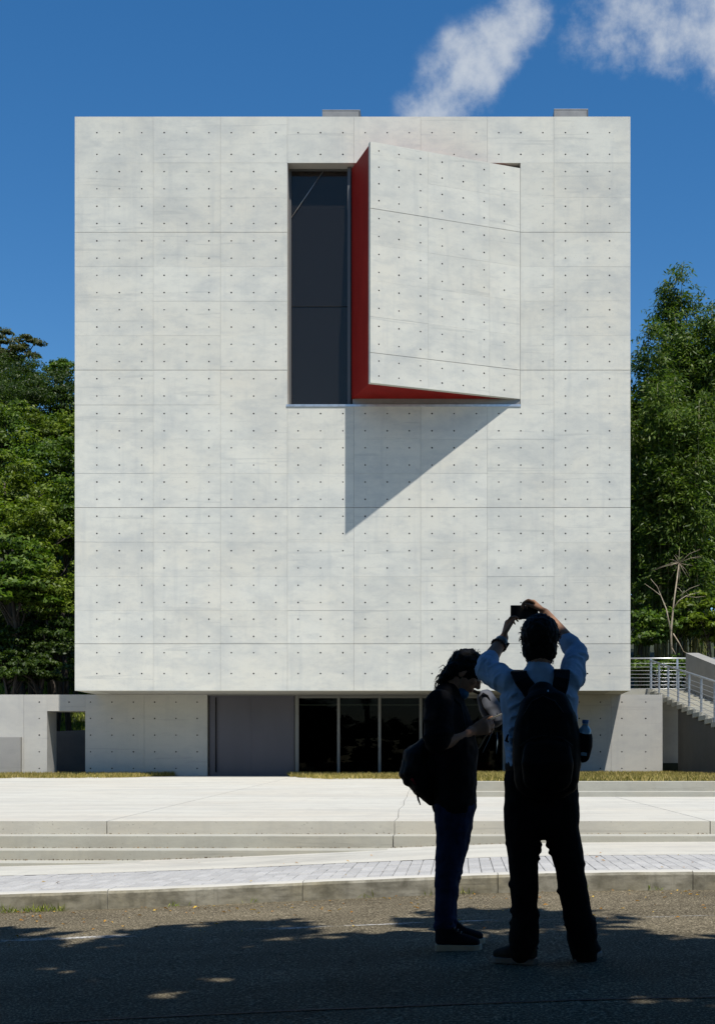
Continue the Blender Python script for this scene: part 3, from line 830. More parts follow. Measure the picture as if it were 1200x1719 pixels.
def tree(name, label, x, y, zc, rad, ncl, per, leaf, m, cat='tree', group=None, rcl=.33, base=None, lower=.25, trunk_r=.12, asp=.5, extra=None, flat=.7):
    z0 = hill(x, y) if base is None else base
    t = thing(name, label, cat, (x, y, z0), group)
    c = np.array([x, y, zc]); rad = np.array(rad)
    u = unit(ncl); u[:, 2] = np.where(u[:, 2] < 0, u[:, 2] * (.4 + .6 * lower), u[:, 2])
    C = c + u * rad * (rng.random((ncl, 1)) ** .4) * (1 + .18 * rng.normal(size=(ncl, 1)))
    if extra is not None: C = np.vstack([C, extra])
    rc = rcl * rad.mean() * (.65 + .7 * rng.random(len(C)))
    P, A, B = clumps_to_leaves(C, rc, per, flat=flat)
    s = leaf * (.7 + .6 * rng.random(len(P)))
    me = leaf_mesh('crown', P, A, B, s, s * asp, m)
    o = bpy.data.objects.new('crown', me); col.objects.link(o); o.parent = t
    b = MB(); top = Vector((x + rng.normal(0, .2), y, zc + rad[2] * .25)); bot = Vector((x, y, z0 - .3))
    mid = bot.lerp(top, .5) + Vector((rng.normal(0, .25), rng.normal(0, .2), 0))
    b.tube([bot, mid, top], [trunk_r, trunk_r * .75, trunk_r * .35], 7)
    for k in range(min(9, len(C))):
        q = Vector(C[rng.integers(len(C))]); f = bot.lerp(top, .55 + .4 * rng.random()); f = mid.lerp(top, rng.random() * .8)
        b.tube([f, f.lerp(q, .5) + Vector((0, 0, .12)), q], [trunk_r * .4, trunk_r * .25, .015], 5)
    b.build('trunk', M_bark, t, True)
    place(t)
    return t
GL = 'trees on the wooded slope left of the block'
LT = [ # px, py, dist, rx, rz (m), clumps, per, leaf, material, name, label
 (12, 985, 46.5, 1.7, 1.7, 60, 90, .26, M_leafA, 'broadleaf_tree', 'big-leaved deep green tree low on the slope behind the garden wall'),
 (92, 1000, 47.5, 1.5, 1.7, 70, 100, .17, M_leafB, 'broadleaf_tree', 'yellow-green small-leaved tree beside the lower edge of the block'),
 (55, 905, 49, 1.9, 1.5, 70, 100, .19, M_leafB, 'broadleaf_tree', 'bright yellow-green tree halfway up the wooded slope'),
 (118, 880, 50, 1.5, 1.6, 60, 100, .18, M_leafA, 'broadleaf_tree', 'deep green tree touching the flank of the block at mid height'),
 (10, 830, 51, 2.0, 1.8, 75, 100, .20, M_leafB, 'broadleaf_tree', 'light green spreading tree on the slope above the big-leaved tree'),
 (85, 800, 53, 1.9, 1.5, 70, 100, .19, M_leafA, 'broadleaf_tree', 'dense green tree below the dark evergreens on the slope'),
 (108, 742, 55, 1.6, 1.4, 60, 100, .19, M_leafB, 'broadleaf_tree', 'round light-tipped tree crown against the flank below the dark evergreens'),
 (30, 745, 56, 2.1, 1.6, 75, 110, .18, M_leafA, 'broadleaf_tree', 'wide mid-green tree under the dark evergreens on the slope'),
 (20, 690, 62, 2.4, 1.6, 80, 120, .15, M_leafC, 'evergreen_tree', 'broad dark evergreen below the ridge on the wooded slope'),
 (100, 692, 63, 2.0, 1.5, 70, 120, .15, M_leafC, 'evergreen_tree', 'dark evergreen below the ridge, next to the flank of the block'),
 (60, 655, 68, 2.4, 1.3, 80, 120, .15, M_leafC, 'evergreen_tree', 'dark fine-leaved evergreen with pale new shoots on the ridge'),
 (8, 648, 70, 2.4, 1.3, 80, 120, .15, M_leafC, 'evergreen_tree', 'low dark evergreen crown on the ridge under the leaning tree'),
 (25, 1128, 45.3, 1.1, .55, 50, 80, .17, M_leafC, 'shrub', 'low dark shrub just behind the garden wall below the big-leaved tree'),
 (72, 1132, 45.4, 1.0, .5, 50, 80, .17, M_leafC, 'shrub', 'low dark shrub just behind the garden wall below the yellow-green tree'),
 (70, 1085, 46.6, 1.4, 1.0, 50, 80, .18, M_leafC, 'shrub', 'dark shaded shrub behind the garden wall beneath the slope trees'),
 (20, 1100, 48.0, 1.6, 1.3, 60, 80, .18, M_leafC, 'shrub', 'dark shrub in the shade beneath the big-leaved tree'),
 (120, 1092, 56.0, 1.5, 1.2, 60, 80, .18, M_leafC, 'shrub', 'dark shrub in the shade beside the lower corner of the block'),
 (60, 1120, 50.5, 2.2, 1.2, 70, 80, .20, M_leafC, 'shrub', 'dark undergrowth shrub deep in the shade of the slope trees'),
 (-40, 1110, 48.5, 1.8, 1.3, 60, 80, .20, M_leafC, 'shrub', 'dark shrub further along behind the garden wall'),
 (15, 1040, 57.5, 2.3, 1.9, 70, 80, .24, M_leafC, 'evergreen_tree', 'dark tree in deep shade behind the big-leaved tree'),
 (65, 1035, 58.5, 2.3, 1.9, 70, 80, .24, M_leafC, 'evergreen_tree', 'dark tree in deep shade behind the yellow-green tree'),
 (118, 1020, 57.0, 2.0, 2.2, 70, 80, .24, M_leafC, 'evergreen_tree', 'dark tree in deep shade behind the lower flank of the block'),
 (120, 930, 59.0, 2.0, 1.8, 70, 80, .22, M_leafC, 'evergreen_tree', 'dark tree in shade behind the flank of the block at mid height'),
 (40, 1095, 52.5, 2.2, .9, 60, 80, .20, M_leafC, 'shrub', 'dark spreading shrub in the shade between the slope trunks'),
 (-75, 930, 49, 2.3, 2.4, 80, 90, .24, M_leafA, 'broadleaf_tree', 'large green tree further along the slope behind the garden wall'),
 (-85, 760, 56, 2.8, 2.6, 90, 100, .22, M_leafB, 'broadleaf_tree', 'large yellow-green tree further along the wooded slope'),
 (-80, 650, 68, 3.0, 2.0, 90, 110, .18, M_leafC, 'evergreen_tree', 'broad dark evergreen further along the ridge'),
 (175, 900, 54, 2.2, 2.6, 70, 90, .22, M_leafA, 'broadleaf_tree', 'green tree mostly hidden behind the flank of the block'),
 (190, 740, 64, 2.6, 2.0, 70, 90, .20, M_leafC, 'evergreen_tree', 'dark evergreen mostly hidden behind the flank of the block'),
]
for px, py, d, r1, r2_, ncl, per, lf, m_, nm, lab in LT:
    p = at(px, py, d)
    tree(nm, lab, p.x, p.y, p.z, (r1, r1 * .9, r2_), int(ncl * .9), int(per * 1.25), lf * .84, m_, 'shrub' if nm == 'shrub' else 'tree', GL)
# leaning ridge tree and the small umbrella-crowned one
p = at(8, 592, 72)
ex = np.array([tuple(at(a, b_, 72 + rng.normal(0, .4))) for a, b_ in ((36, 571), (44, 566), (52, 573), (60, 574), (67, 578), (30, 585), (24, 598), (28, 604), (40, 580), (12, 560), (4, 557), (18, 575))])
tree('ridge_tree', 'gnarled olive-brown tree leaning out over the ridge against the sky', p.x, p.y, p.z, (1.5, 1.3, 1.0), 30, 150, .14, M_leafD, 'tree', None, .36, hill(p.x, p.y), .6, .28, .6, ex, .55)
p = at(110, 622, 71)
tree('umbrella_tree', 'small open umbrella-shaped tree on the ridge next to the flank of the block', p.x, p.y, p.z, (1.0, 1.0, .55), 24, 130, .13, M_leafA, 'tree', None, .34, hill(p.x, p.y), .1, .14, .6)

# bamboo
def bamboo(label, x, y, H, ncul, spread, nleaf, lean=(0, 0), lowleaf=.32):
    z0 = hill(x, y)
    t = thing('bamboo_clump', label, 'bamboo', (x, y, z0), 'bamboo behind the stair')
    PP = []; AA = []
    for k in range(ncul):
        a = rng.random() * 2 * math.pi; r0 = spread * .35 * rng.random(); h = H * (.66 + .29 * rng.random())
        if k < 3: h = H * (.97 - .035 * k); a = rng.random() * 6; 
        out = Vector((math.cos(a), math.sin(a), 0)) * spread * ((.12 + .2 * rng.random()) if k < 3 else (.35 + .65 * rng.random())) + Vector((lean[0], lean[1], 0))
        pts = []
        for q in range(9):
            s = q / 8
            pts.append(Vector((x + math.cos(a) * r0, y + math.sin(a) * r0, z0 - .2)) + out * (s ** 2.2) + Vector((0, 0, h * (s - .06 * s ** 4))))
        b = MB().tube(pts, [.055 * (1 - .88 * (q / 8)) for q in range(9)], 6)
        b.build('culm', M_culm, t, True)
        arr = np.array([tuple(p_) for p_ in pts])
        nl = int(nleaf * 1.35) // ncul; ncl = nl // 22
        s = lowleaf + (1 - lowleaf) * rng.random(ncl) ** .55
        base = np.stack([np.interp(s * 8, np.arange(9), arr[:, i]) for i in range(3)], 1)
        u = unit(ncl); u[:, 2] = u[:, 2] * .3 + .12; u = norm(u)
        ln = (.35 + 1.15 * rng.random(ncl)) * (1.10 - .60 * s)
        tip = base + u * ln[:, None]
        # each side branch carries a drooping tuft of leaves towards its end
        f = .35 + .65 * rng.random((ncl, 22)) ** .7
        pts_ = base[:, None] + (tip - base)[:, None] * f[..., None] + rng.normal(size=(ncl, 22, 3)) * np.array([.15, .15, .10])
        pts_[..., 2] -= .38 * f ** 2 * ln[:, None]
        dirs = np.repeat(u[:, None], 22, 1) * .8 + rng.normal(size=(ncl, 22, 3)) * .5; dirs[..., 2] -= .5
        PP.append(pts_.reshape(-1, 3)); AA.append(dirs.reshape(-1, 3))
    P = np.vstack(PP); A = norm(np.vstack(AA)); Nn = norm(unit(len(P)) * .8 + np.array([0, -.15, .8])); B = norm(np.cross(Nn, A))
    me = leaf_mesh('foliage', P, A, B, .22 * (.7 + .6 * rng.random(len(P))), .058 * (.7 + .6 * rng.random(len(P))), M_bamboo, .1)
    o = bpy.data.objects.new('foliage', me); col.objects.link(o); o.parent = t
    place(t)
def top_at(px, py, d): p = at(px, py, d); return p.x, p.y, p.z
for px, py, d, nc, sp, nl, ln, lab in (
    (1130, 388, 56, 14, .95, 21000, (0, 0), 'tallest bamboo clump with a narrow plume-like tip rising above the others'),
    (1078, 500, 53, 14, 1.1, 17000, (-.2, 0), 'bamboo clump directly beside the right flank of the block'),
    (1172, 455, 54, 16, 1.2, 20000, (0, 0), 'dense bamboo clump next to the tallest plume'),
    (1212, 425, 56, 14, 1.3, 16000, (0, 0), 'bamboo clump with leaning tips beyond the dense clump'),
    (1112, 590, 51, 12, 1.2, 15000, (0, 0), 'shorter bamboo clump standing before the tall plume'),
    (1165, 620, 50.5, 12, 1.2, 15000, (0, 0), 'shorter bamboo clump before the dense clump, above the stair parapet'),
    (1262, 500, 54, 12, 1.3, 9000, (0, 0), 'bamboo clump furthest from the block'),
    (1020, 560, 54, 8, 1.0, 6000, (0, 0), 'bamboo clump mostly hidden behind the right flank of the block')):
    x, y, z = top_at(px, py, d)
    bamboo(lab, x, y, z - hill(x, y) + .6, nc, sp, nl, ln)
for px, py, d, lab in ((1075, 760, 62, 'dark tree filling the gap behind the bamboo by the block'), (1150, 720, 63, 'dark tree behind the middle of the bamboo'), (1225, 740, 62, 'dark tree behind the outer bamboo'),
                       (1090, 920, 60, 'low dark tree behind the bamboo stems by the block'), (1180, 920, 60, 'low dark tree behind the bamboo stems by the parapet'), (1070, 1010, 57, 'low dark tree at the foot of the bamboo beside the block'), (1130, 1000, 58, 'low dark tree at the foot of the tallest bamboo'), (1010, 820, 62, 'dark tree behind the bamboo, hidden by the block')):
    p = at(px, py, d)
    tree('evergreen_tree', lab, p.x, p.y, p.z, (2.4, 2, 3.0), 80, 70, .26, M_leafC, 'tree', 'dark trees behind the bamboo')
for px, py, d, r1, r2_, m_, lf, lab in ((1085, 1070, 48.5, 1.0, .8, M_leafA, .19, 'green shrub beside the block behind the landing railing'), (1135, 1058, 49, 1.1, .8, M_leafA, .18, 'green shrub around the foot of the dead tree'),
                    (1185, 1052, 48.5, 1.0, .9, M_leafB, .19, 'yellow-green shrub behind the stair parapet'), (1240, 1060, 48.5, 1.3, 1.0, M_leafB, .19, 'yellow-green shrub further along behind the stair parapet'),
                    (1110, 1125, 47.6, 1.4, .5, M_leafA, .16, 'low leafy shrub seen through the landing railing')):
    p = at(px, py, d)
    tree('shrub', lab, p.x, p.y, p.z, (r1, r1, r2_), 36, 80, lf, m_, 'shrub', 'shrubs behind the landing', trunk_r=.04, base=hill(p.x, p.y))
# dead palm-like sapling
def dead_tree():
    d = 47.5
    t = thing('dead_tree', 'bare bleached dead tree with a fan of dry fronds before the bamboo', 'tree', tuple(at(1128, 1105, d)))
    foot = at(1128, 1125, d); head = at(1140, 945, d)
    b = MB(); b.tube([foot, at(1126, 1060, d), at(1131, 1010, d), head], [.045, .04, .028, .022], 7)
    b.build('trunk', M_dead, t, True)
    for k in range(20):
        a = 2 * math.pi * k / 20 + rng.normal(0, .15); el = rng.normal(.3, .75); l = .4 + .7 * rng.random()
        dr = Vector((math.cos(a), math.sin(a), 0))
        p1_ = head + (dr * math.cos(el) + Vector((0, 0, math.sin(el)))) * l * .5; p2_ = p1_ + (dr * math.cos(el) + Vector((0, 0, math.sin(el) - .45 * rng.random()))) * l * .5 + Vector(unit(1)[0]) * .08
        MB().tube([head, p1_, p2_], [.008, .006, .003], 5).build('frond', M_dead, t, True)
    for pts, r0 in (([(1126, 1060), (1118, 1022), (1109, 1000), (1103, 985), (1092, 972)], .028), ([(1109, 1000), (1096, 990), (1082, 980)], .016), ([(1106, 990), (1107, 983)], .01),
               ([(1131, 1020), (1140, 1008), (1152, 1000), (1175, 994)], .022), ([(1143, 1006), (1146, 996), (1158, 988), (1174, 982)], .016), ([(1150, 1001), (1168, 1003), (1184, 1001)], .012),
               ([(1146, 996), (1140, 988), (1132, 985)], .01), ([(1130, 1064), (1140, 1080), (1147, 1094), (1160, 1100)], .024), ([(1126, 1085), (1133, 1097), (1132, 1112)], .02)):
        q = [at(a, c_, d + rng.normal(0, .12)) for a, c_ in pts]
        MB().tube(q, [r0 * (1 - .7 * i / (len(q) - 1)) for i in range(len(q))], 5).build('branch', M_dead, t, True)
    place(t)
dead_tree()

# grass
def blades(name, pts, h, wid, m, lean=.5, parent=None):
    n = len(pts); P = np.array(pts)
    a = rng.random(n) * 2 * np.pi; B = np.stack([np.cos(a), np.sin(a), np.zeros(n)], 1)
    H = h * (.5 + .8 * rng.random(n)); up = norm(np.stack([rng.normal(0, lean, n), rng.normal(0, lean, n), np.ones(n)], 1))
    me = leaf_mesh(name, P + up * H[:, None] * .45, up, B, H, wid, m, .05)
    o = bpy.data.objects.new(name, me); col.objects.link(o); o['kind'] = 'stuff'
    if parent is not None: o.parent = parent
    return o
def scatter(n, f):
    out = []
    while len(out) < n:
        q = f(rng.random(), rng.random())
        if q is not None: out.append(q)
    return out
def lawn_right(a, b_):
    x = -.33 + 6.5 * a; y = 22.35 + (YR - .05 - 22.35) * (b_ ** .8)
    return (x, y, .655)
gr = blades('lawn_grass', scatter(36000, lawn_right), .11, .018, M_grass, .55); gr['label'] = 'dry yellow lawn grass on the raised bed'
def strip(x0, x1, yf, taper):
    def f(a, b_):
        x = x0 + (x1 - x0) * a; e = min(1, (x1 - x if taper > 0 else x - x0) / 1.6); e = max(0, e)
        y0 = yf + (YR - yf) * (1 - e ** .6) * .9 + .12 * math.sin(x * 2.3)
        y = y0 + (YR - .03 - y0) * b_
        if math.sin(x * 3.1 + y * 2.2) + math.sin(x * 7.7 - y * 3.9) * .7 < -.55 and b_ < .6: return None
        return (x, y, tz(y) + .0)
    return f
gx0 = (262 - 770) * 36 / F
b = blades('verge_grass', scatter(12000, strip(-14.5, gx0, 35.3, 1)), .14, .02, M_grass, .55); b['label'] = 'dry grass strip before the garden wall'
b = blades('verge_grass', scatter(9000, strip((468 - 770) * 36 / F, -.6, 34.2, -1)), .14, .02, M_grass, .55); b['label'] = 'dry grass strip before the glazing'
def bank(a, b_):
    x = -22 + 13 * a; y = 50.0 + 8.5 * b_; return (x, y, hill(x, y))
b = blades('bank_grass', scatter(22000, bank), .36, .04, M_grassG, .4); b['label'] = 'bright green grass on the bank behind the passage'
# weeds at the kerb
def weeds():
    pts = [(-3.55 + .55 * rng.random() ** 1.2, YK - .02 - .05 * rng.random(), 0) for _ in range(150)]
    pts = [(x, y, g(x)) for x, y, _ in pts] + [(x, YK - .015 - .02 * rng.random(), g(x)) for x in rng.choice([-1.62, -.72, -.15, .05, -2.2, .9, 1.5], 60) + rng.normal(0, .05, 60)]
    o = blades('kerb_weed', pts, .075, .008, M_grassG, .9); o['label'] = 'tufts of weeds growing along the foot of the kerb'
weeds()
def fallen():
    n = 300
    x = rng.uniform(-4, 4, n); y = YK - .03 - np.abs(rng.normal(0, .9, n)); y[:40] = rng.uniform(10.5, 13, 40)
    z = np.array([g(a) for a in x]) + .010; z[:40] += .146
    P = np.stack([x, y, z], 1); N_ = norm(np.array([0, 0, 1]) + rng.normal(size=(n, 3)) * .18)
    A = norm(np.cross(N_, unit(n))); B = norm(np.cross(N_, A)); s = rng.uniform(.014, .042, n)
    o = bpy.data.objects.new('fallen_leaf_litter', leaf_mesh('fallen_leaf_litter', P, A, B, s, s * .6, M_dryleaf, .2)); col.objects.link(o)
    o['kind'] = 'stuff'; o['label'] = 'small orange fallen leaves scattered on the road'
    n = 700
    k = rng.integers(0, 3, n); yb = np.array([14.38, 14.03, 13.68])[k]; zb = np.array([.222, .094, -.008])[k]
    x = rng.uniform(-6.5, 4.5, n); x = np.where(k == 2, rng.uniform(-7, -2.2, n), np.where(k == 1, rng.uniform(-7, .9, n), x))
    zb = np.maximum(zb, np.array([g(a) for a in x]) + .146)
    P = np.stack([x, yb - np.abs(rng.normal(0, .018, n)), zb + .006], 1); N_ = norm(np.array([0, 0, 1]) + rng.normal(size=(n, 3)) * .4)
    A = norm(np.cross(N_, unit(n))); B = norm(np.cross(N_, A)); s_ = rng.uniform(.008, .03, n)
    o = bpy.data.objects.new('step_litter', leaf_mesh('step_litter', P, A, B, s_, s_ * .6, M_litter, .2)); col.objects.link(o)
    o['kind'] = 'stuff'; o['label'] = 'brown crumbs of leaf litter along the back of the step treads'
fallen()

# roadside trees behind the photographer: their crowns shade the road and the two people
def shade_tree(x, y, zc, rad, ncl, per, leaf, label, cut):
    z0 = g(x) - .05
    t = thing('roadside_tree', label, 'tree', (x, y, z0), 'roadside trees shading the road')
    u = unit(ncl * 4); C = np.array([x, y + 1.2, zc]) + u * np.array(rad) * (rng.random((len(u), 1)) ** .45)
    # crown edge on the sunny side of the road, where the shade ends
    edge = C[:, 1] + C[:, 2] / (SUN.z / -SUN.y)
    lim = cut + .35 * np.sin(C[:, 0] * 1.1 + 1) + .2 * np.sin(C[:, 0] * 2.9)
    C = C[edge < lim - .35 - np.abs(rng.normal(0, .38, len(C)))][:ncl]
    P, A, B = clumps_to_leaves(C, np.full(len(C), .62), per, .8, .6)
    s = leaf * (.7 + .6 * rng.random(len(P)))
    o = bpy.data.objects.new('crown', leaf_mesh('crown', P, A, B, s, s * .6, M_leafC)); col.objects.link(o); o.parent = t
    b = MB(); top = Vector((x, y + .2, zc))
    b.tube([(x, y, z0 - .2), (x + .1, y + .1, zc * .4), top], [.22, .17, .08], 9)
    for k in range(8):
        q = Vector(C[rng.integers(len(C))]); f = Vector((x + .1, y + .1, zc * .4)).lerp(top, .2 + .6 * rng.random())
        b.tube([f, f.lerp(q, .5) + Vector((0, 0, .3)), q], [.08, .05, .02], 6)
    b.build('trunk', M_bark, t, True)
    place(t)
CUT = 9.20
for sx_, cx_, lab in ((-12.0, CUT, 'dense roadside tree far down the slope of the road'), (-5.4, CUT + .25, 'dense roadside tree beside the road, down the slope from the two people'),
                      (1.5, CUT, 'dense roadside tree whose crown shades the two people'), (8.4, CUT, 'dense roadside tree beside the road, up the slope from the two people'), (15.0, CUT, 'dense roadside tree far up the slope of the road')):
    shade_tree(sx_, -1.2, 6.9, (4.7, 8.0, 1.9), 465, 95, .34, lab, cx_)
def hedge():  # unseen foliage wall, added to keep skylight off the shaded road
    pts = np.array([[-11 + 24 * rng.random(), -3.2 + .5 * rng.normal(), .2 + 3.2 * rng.random()] for _ in range(520)])
    P, A, B = clumps_to_leaves(pts, np.full(len(pts), .5), 70, .3, .9)
    o = bpy.data.objects.new('foliage', leaf_mesh('foliage', P, A, B, .24, .15, M_leafC)); col.objects.link(o)
    tag(o, 'unseen tall dark hedge added behind the camera to block skylight', 'hedge'); o.name = 'sky_block_hedge'
hedge()
# low-crowned bushes added outside the view to block skylight from both sides
for bx_, by_, lab in ((-9.5, 2.2, 'unseen big bushy tree added to block side skylight, down the slope'), (9.5, 2.0, 'unseen big bushy tree added to block side skylight, up the slope')):
    tree('sky_block_bush', lab, bx_, by_, 3.0, (2.6, 3.6, 2.6), 160, 80, .32, M_leafC, 'bush', 'unseen bushes added to block skylight', .34, g(bx_), .9, .12, .6)
#PEOPLE
# ------------------------------------------------------------------ people
V = Vector
def orth(f, u):
    f = V(f).normalized(); u = V(u); u = (u - f * u.dot(f)).normalized(); return f, u, f.cross(u)   # forward, up, right
def head_shapes(b, c, f, u, k=1.0):
    f, u, s = orth(f, u); c = V(c)
    P = lambda a, q, h: c + (f * a + s * q + u * h) * k
    b.ell(P(-.005, 0, .025), (f, s, u), (.094 * k, .074 * k, .092 * k))
    b.ell(P(.028, 0, -.035), (f, s, u), (.064 * k, .060 * k, .075 * k))
    b.ell(P(.052, 0, -.088), (f, s, u), (.034 * k, .036 * k, .026 * k))       # chin
    b.limb([P(.080, 0, .028), P(.094, 0, .0), P(.106, 0, -.020)], [.010 * k, .012 * k, .015 * k], 10)   # nose
    b.ell(P(.095, 0, -.024), (f, s, u), (.012 * k, .020 * k, .010 * k))
    b.ell(P(.085, 0, .034), (f, s, u), (.012 * k, .050 * k, .012 * k))        # brow
    b.ell(P(.088, 0, -.052), (f, s, u), (.011 * k, .026 * k, .008 * k)); b.ell(P(.085, 0, -.064), (f, s, u), (.011 * k, .023 * k, .008 * k))  # lips
    for q in (-1, 1):
        b.ell(P(.060, q * .042, -.012), (f, s, u), (.026 * k, .022 * k, .022 * k))   # cheek
        b.ell(P(-.008, q * .077, -.008), ((f + s * q * .4).normalized(), (s - f * .4 * q).normalized(), u), (.021 * k, .009 * k, .033 * k))  # ear
    return P, f, u, s
def hand_shapes(b, wr, d, n, t, k=1.0, curl=(25, 40, 30), spread=1.0, thumb=(.55, .65, .35)):
    d = V(d).normalized(); n = V(n); n = (n - d * n.dot(d)).normalized(); t0 = d.cross(n)
    if t0.dot(V(t)) < 0: t0 = -t0
    t = t0; wr = V(wr)
    ax = t.cross(d)
    sgn = 1 if ax.cross(d).dot(n) > 0 else -1
    b.limb([wr - d * .01, wr + d * .03 * k, wr + d * .085 * k], [(.027 * k, .019 * k), (.036 * k, .016 * k), (.040 * k, .013 * k)], 14, t)
    tips = []
    for i, (off, ln) in enumerate(((.030, .078), (.0105, .087), (-.0095, .081), (-.028, .064))):
        p = wr + d * (.082 - .006 * abs(off) / .03) * k + t * off * k; dr = d + t * off * 2.2 * spread; dr.normalize()
        pts = [p - d * .012, p]; a = 0
        for q, (fr, cu) in enumerate(zip((.44, .31, .25), curl)):
            a += cu + i * 4
            dd = dr * math.cos(R(a)) + n * math.sin(R(a))
            p = p + dd * ln * fr * k; pts.append(p)
        b.limb(pts, [.0092 * k, .0092 * k, .0085 * k, .0078 * k, .0066 * k], 9); tips.append(p)
    p = wr + d * .022 * k + t * .026 * k
    dr = (t * thumb[0] + d * thumb[1] + n * thumb[2]).normalized(); d2 = (dr + d * .4 + n * .15).normalized()
    b.limb([p - dr * .01, p + dr * .038 * k, p + dr * .038 * k + d2 * .032 * k, p + dr * .038 * k + d2 * .055 * k], [.014 * k, .0115 * k, .0098 * k, .0078 * k], 9)
    return tips
def hair_strands(o, c, f, u, s, n, r0, lens, filt, drop=.6, width=.006):
    """wispy locks joined to the hair mass"""
    b = MB()
    for _ in range(n):
        for _t in range(50):
            q = unit(1)[0]
            if filt(q): break
        base = V(c) + f * q[0] * r0[0] + s * q[1] * r0[1] + u * q[2] * r0[2]
        nrm = (f * q[0] + s * q[1] + u * q[2]).normalized()
        l = lens[0] + (lens[1] - lens[0]) * rng.random()
        tang = (nrm * .55 + V(unit(1)[0]) * .5 + V((0, 0, -drop))).normalized()
        b.tube([base - nrm * .01, base + tang * l * .5 + nrm * .006, base + tang * l + V((0, 0, -drop * l * .35))], [width, width * .75, .0008], 5)
    return b
def join_mesh(o, b):
    bm = bmesh.new(); bm.from_mesh(o.data); me = b.mesh('t'); bm.from_mesh(me); bm.to_mesh(o.data); bm.free(); bpy.data.meshes.remove(me)
    o.data.polygons.foreach_set('use_smooth', [True] * len(o.data.polygons))
def creases(b, a, c, ra, rc, n, r=.008, tilt=.5, span=(1.6, 3.4)):
    """slanting cloth folds wrapped part-way round a limb from a to c"""
    a, c = V(a), V(c); ax = (c - a).normalized(); e1 = ax.orthogonal().normalized(); e2 = ax.cross(e1); L_ = (c - a).length
    for _ in range(n):
        t0 = rng.random(); th0 = rng.random() * 6.28; sp = rng.uniform(*span); tl = rng.normal(0, tilt) * .09; pts = []
        for k in range(9):
            q = k / 8; th = th0 + sp * q; tt = min(1, max(0, t0 + (q - .5) * tl / L_ + .02 * math.sin(q * 7 + th0) )); rr = ra + (rc - ra) * tt
            pts.append(a + ax * (tt * L_) + (e1 * math.cos(th) + e2 * math.sin(th)) * rr)
        b.tube(pts, [r * .25, r * .6, r * .9, r, r * 1.05, r, r * .85, r * .6, r * .25], 6)
def Z3(zx, zy): return 620 + .39568 * zx, 980 + .39558 * zy      # measuring grid used for both figures
def shoe(par, heel, ang, L=.285, W=.095, high=.0, m=None, ms=None, sole_h=.03):
    """trainer: rubber sole, upper, laces; heel point on the ground, toe towards ang"""
    h = V(heel); dx = V((math.cos(ang), math.sin(ang), 0)); dy = V((-math.sin(ang), math.cos(ang), 0)); up = V((0, 0, 1))
    prof = [(0, .50, 0), (.02, .62, 0), (.08, .70, 0), (.30, .68, 0), (.50, .80, 0), (.70, 1.0, 0), (.85, .92, .0), (.95, .62, .004), (1.0, .18, .010)]
    b = MB(); n = len(prof); vs_ = []
    for k_, (s_, wd, lift) in enumerate(prof):
        for z in (0 + lift, sole_h + lift * .4):
            for sd in (-1, 1): vs_.append(h + dx * (s_ * L) + dy * (sd * wd * W / 2 * (1.0 if z < .01 else .97)) + up * (z))
    fs = []
    for k_ in range(n - 1):
        a = 4 * k_; c_ = a + 4
        fs += [(a, a + 1, c_ + 1, c_), (a + 2, c_ + 2, c_ + 3, a + 3), (a, c_, c_ + 2, a + 2), (a + 1, a + 3, c_ + 3, c_ + 1)]
    fs += [(0, 2, 3, 1), (4 * n - 4, 4 * n - 3, 4 * n - 1, 4 * n - 2)]
    b.add(vs_, fs)
    sh = MB()
    P = lambda s_, q, z: h + dx * (s_ * L) + dy * q + up * z
    sh.limb([P(.14, 0, sole_h + .028), P(.4, 0, sole_h + .028), P(.62, 0, sole_h + .024), P(.86, 0, sole_h + .012)], [(W * .34, .042), (W * .35, .040), (W * .44, .034), (W * .40, .026)], 14, dy)
    sh.limb([P(.18, 0, sole_h + .02), P(.20, 0, sole_h + .075 + high)], [(W * .34, .050), (W * .36, .045)], 14, dy)
    sh.limb([P(.26, 0, sole_h + .075 + high * .6), P(.52, 0, sole_h + .045)], [(W * .26, .020), (W * .26, .018)], 10, dy)
    up_ = sh.blob('shoe', m, par, .006, 3)
    b.build('sole', ms, up_, False, .006)
    la = MB()
    for k_ in range(4):
        s_ = .34 + .07 * k_; z = sole_h + .088 + high * .35 - .012 * k_
        la.tube([P(s_, -.022, z - .008), P(s_ + .01, 0, z), P(s_, .022, z - .008)], .0035, 5)
    la.build('lace', M_soleg, up_, True)
    return up_
def strap(par, pts, w_, th, m, nm='strap', face=(0, -1, 0)):
    b = MB(); b.tube(pts, [(w_ / 2, th / 2)] * len(pts), 8, 0, V(face).cross(V((0, 0, 1))) if False else None)
    return b.build(nm, m, par, True)
def ribbon(pts, nrm, w_, th):
    """flat webbing following pts; nrm = direction its flat side faces"""
    b = MB(); pts = [V(p) for p in pts]; n = len(pts); vs_ = []
    for i in range(n):
        t = (pts[min(i + 1, n - 1)] - pts[max(i - 1, 0)]).normalized(); nn = V(nrm[i] if isinstance(nrm, list) else nrm); nn = (nn - t * nn.dot(t)).normalized(); s = t.cross(nn)
        for a, c_ in ((-1, -1), (1, -1), (1, 1), (-1, 1)): vs_.append(pts[i] + s * (a * w_ / 2) + nn * (c_ * th / 2))
    fs = [(i * 4 + k, i * 4 + (k + 1) % 4, (i + 1) * 4 + (k + 1) % 4, (i + 1) * 4 + k) for i in range(n - 1) for k in range(4)] + [(3, 2, 1, 0), tuple((n - 1) * 4 + k for k in range(4))]
    b.add(vs_, fs); return b
XA, YA, ZA = V((1, 0, 0)), V((0, 1, 0)), V((0, 0, 1))

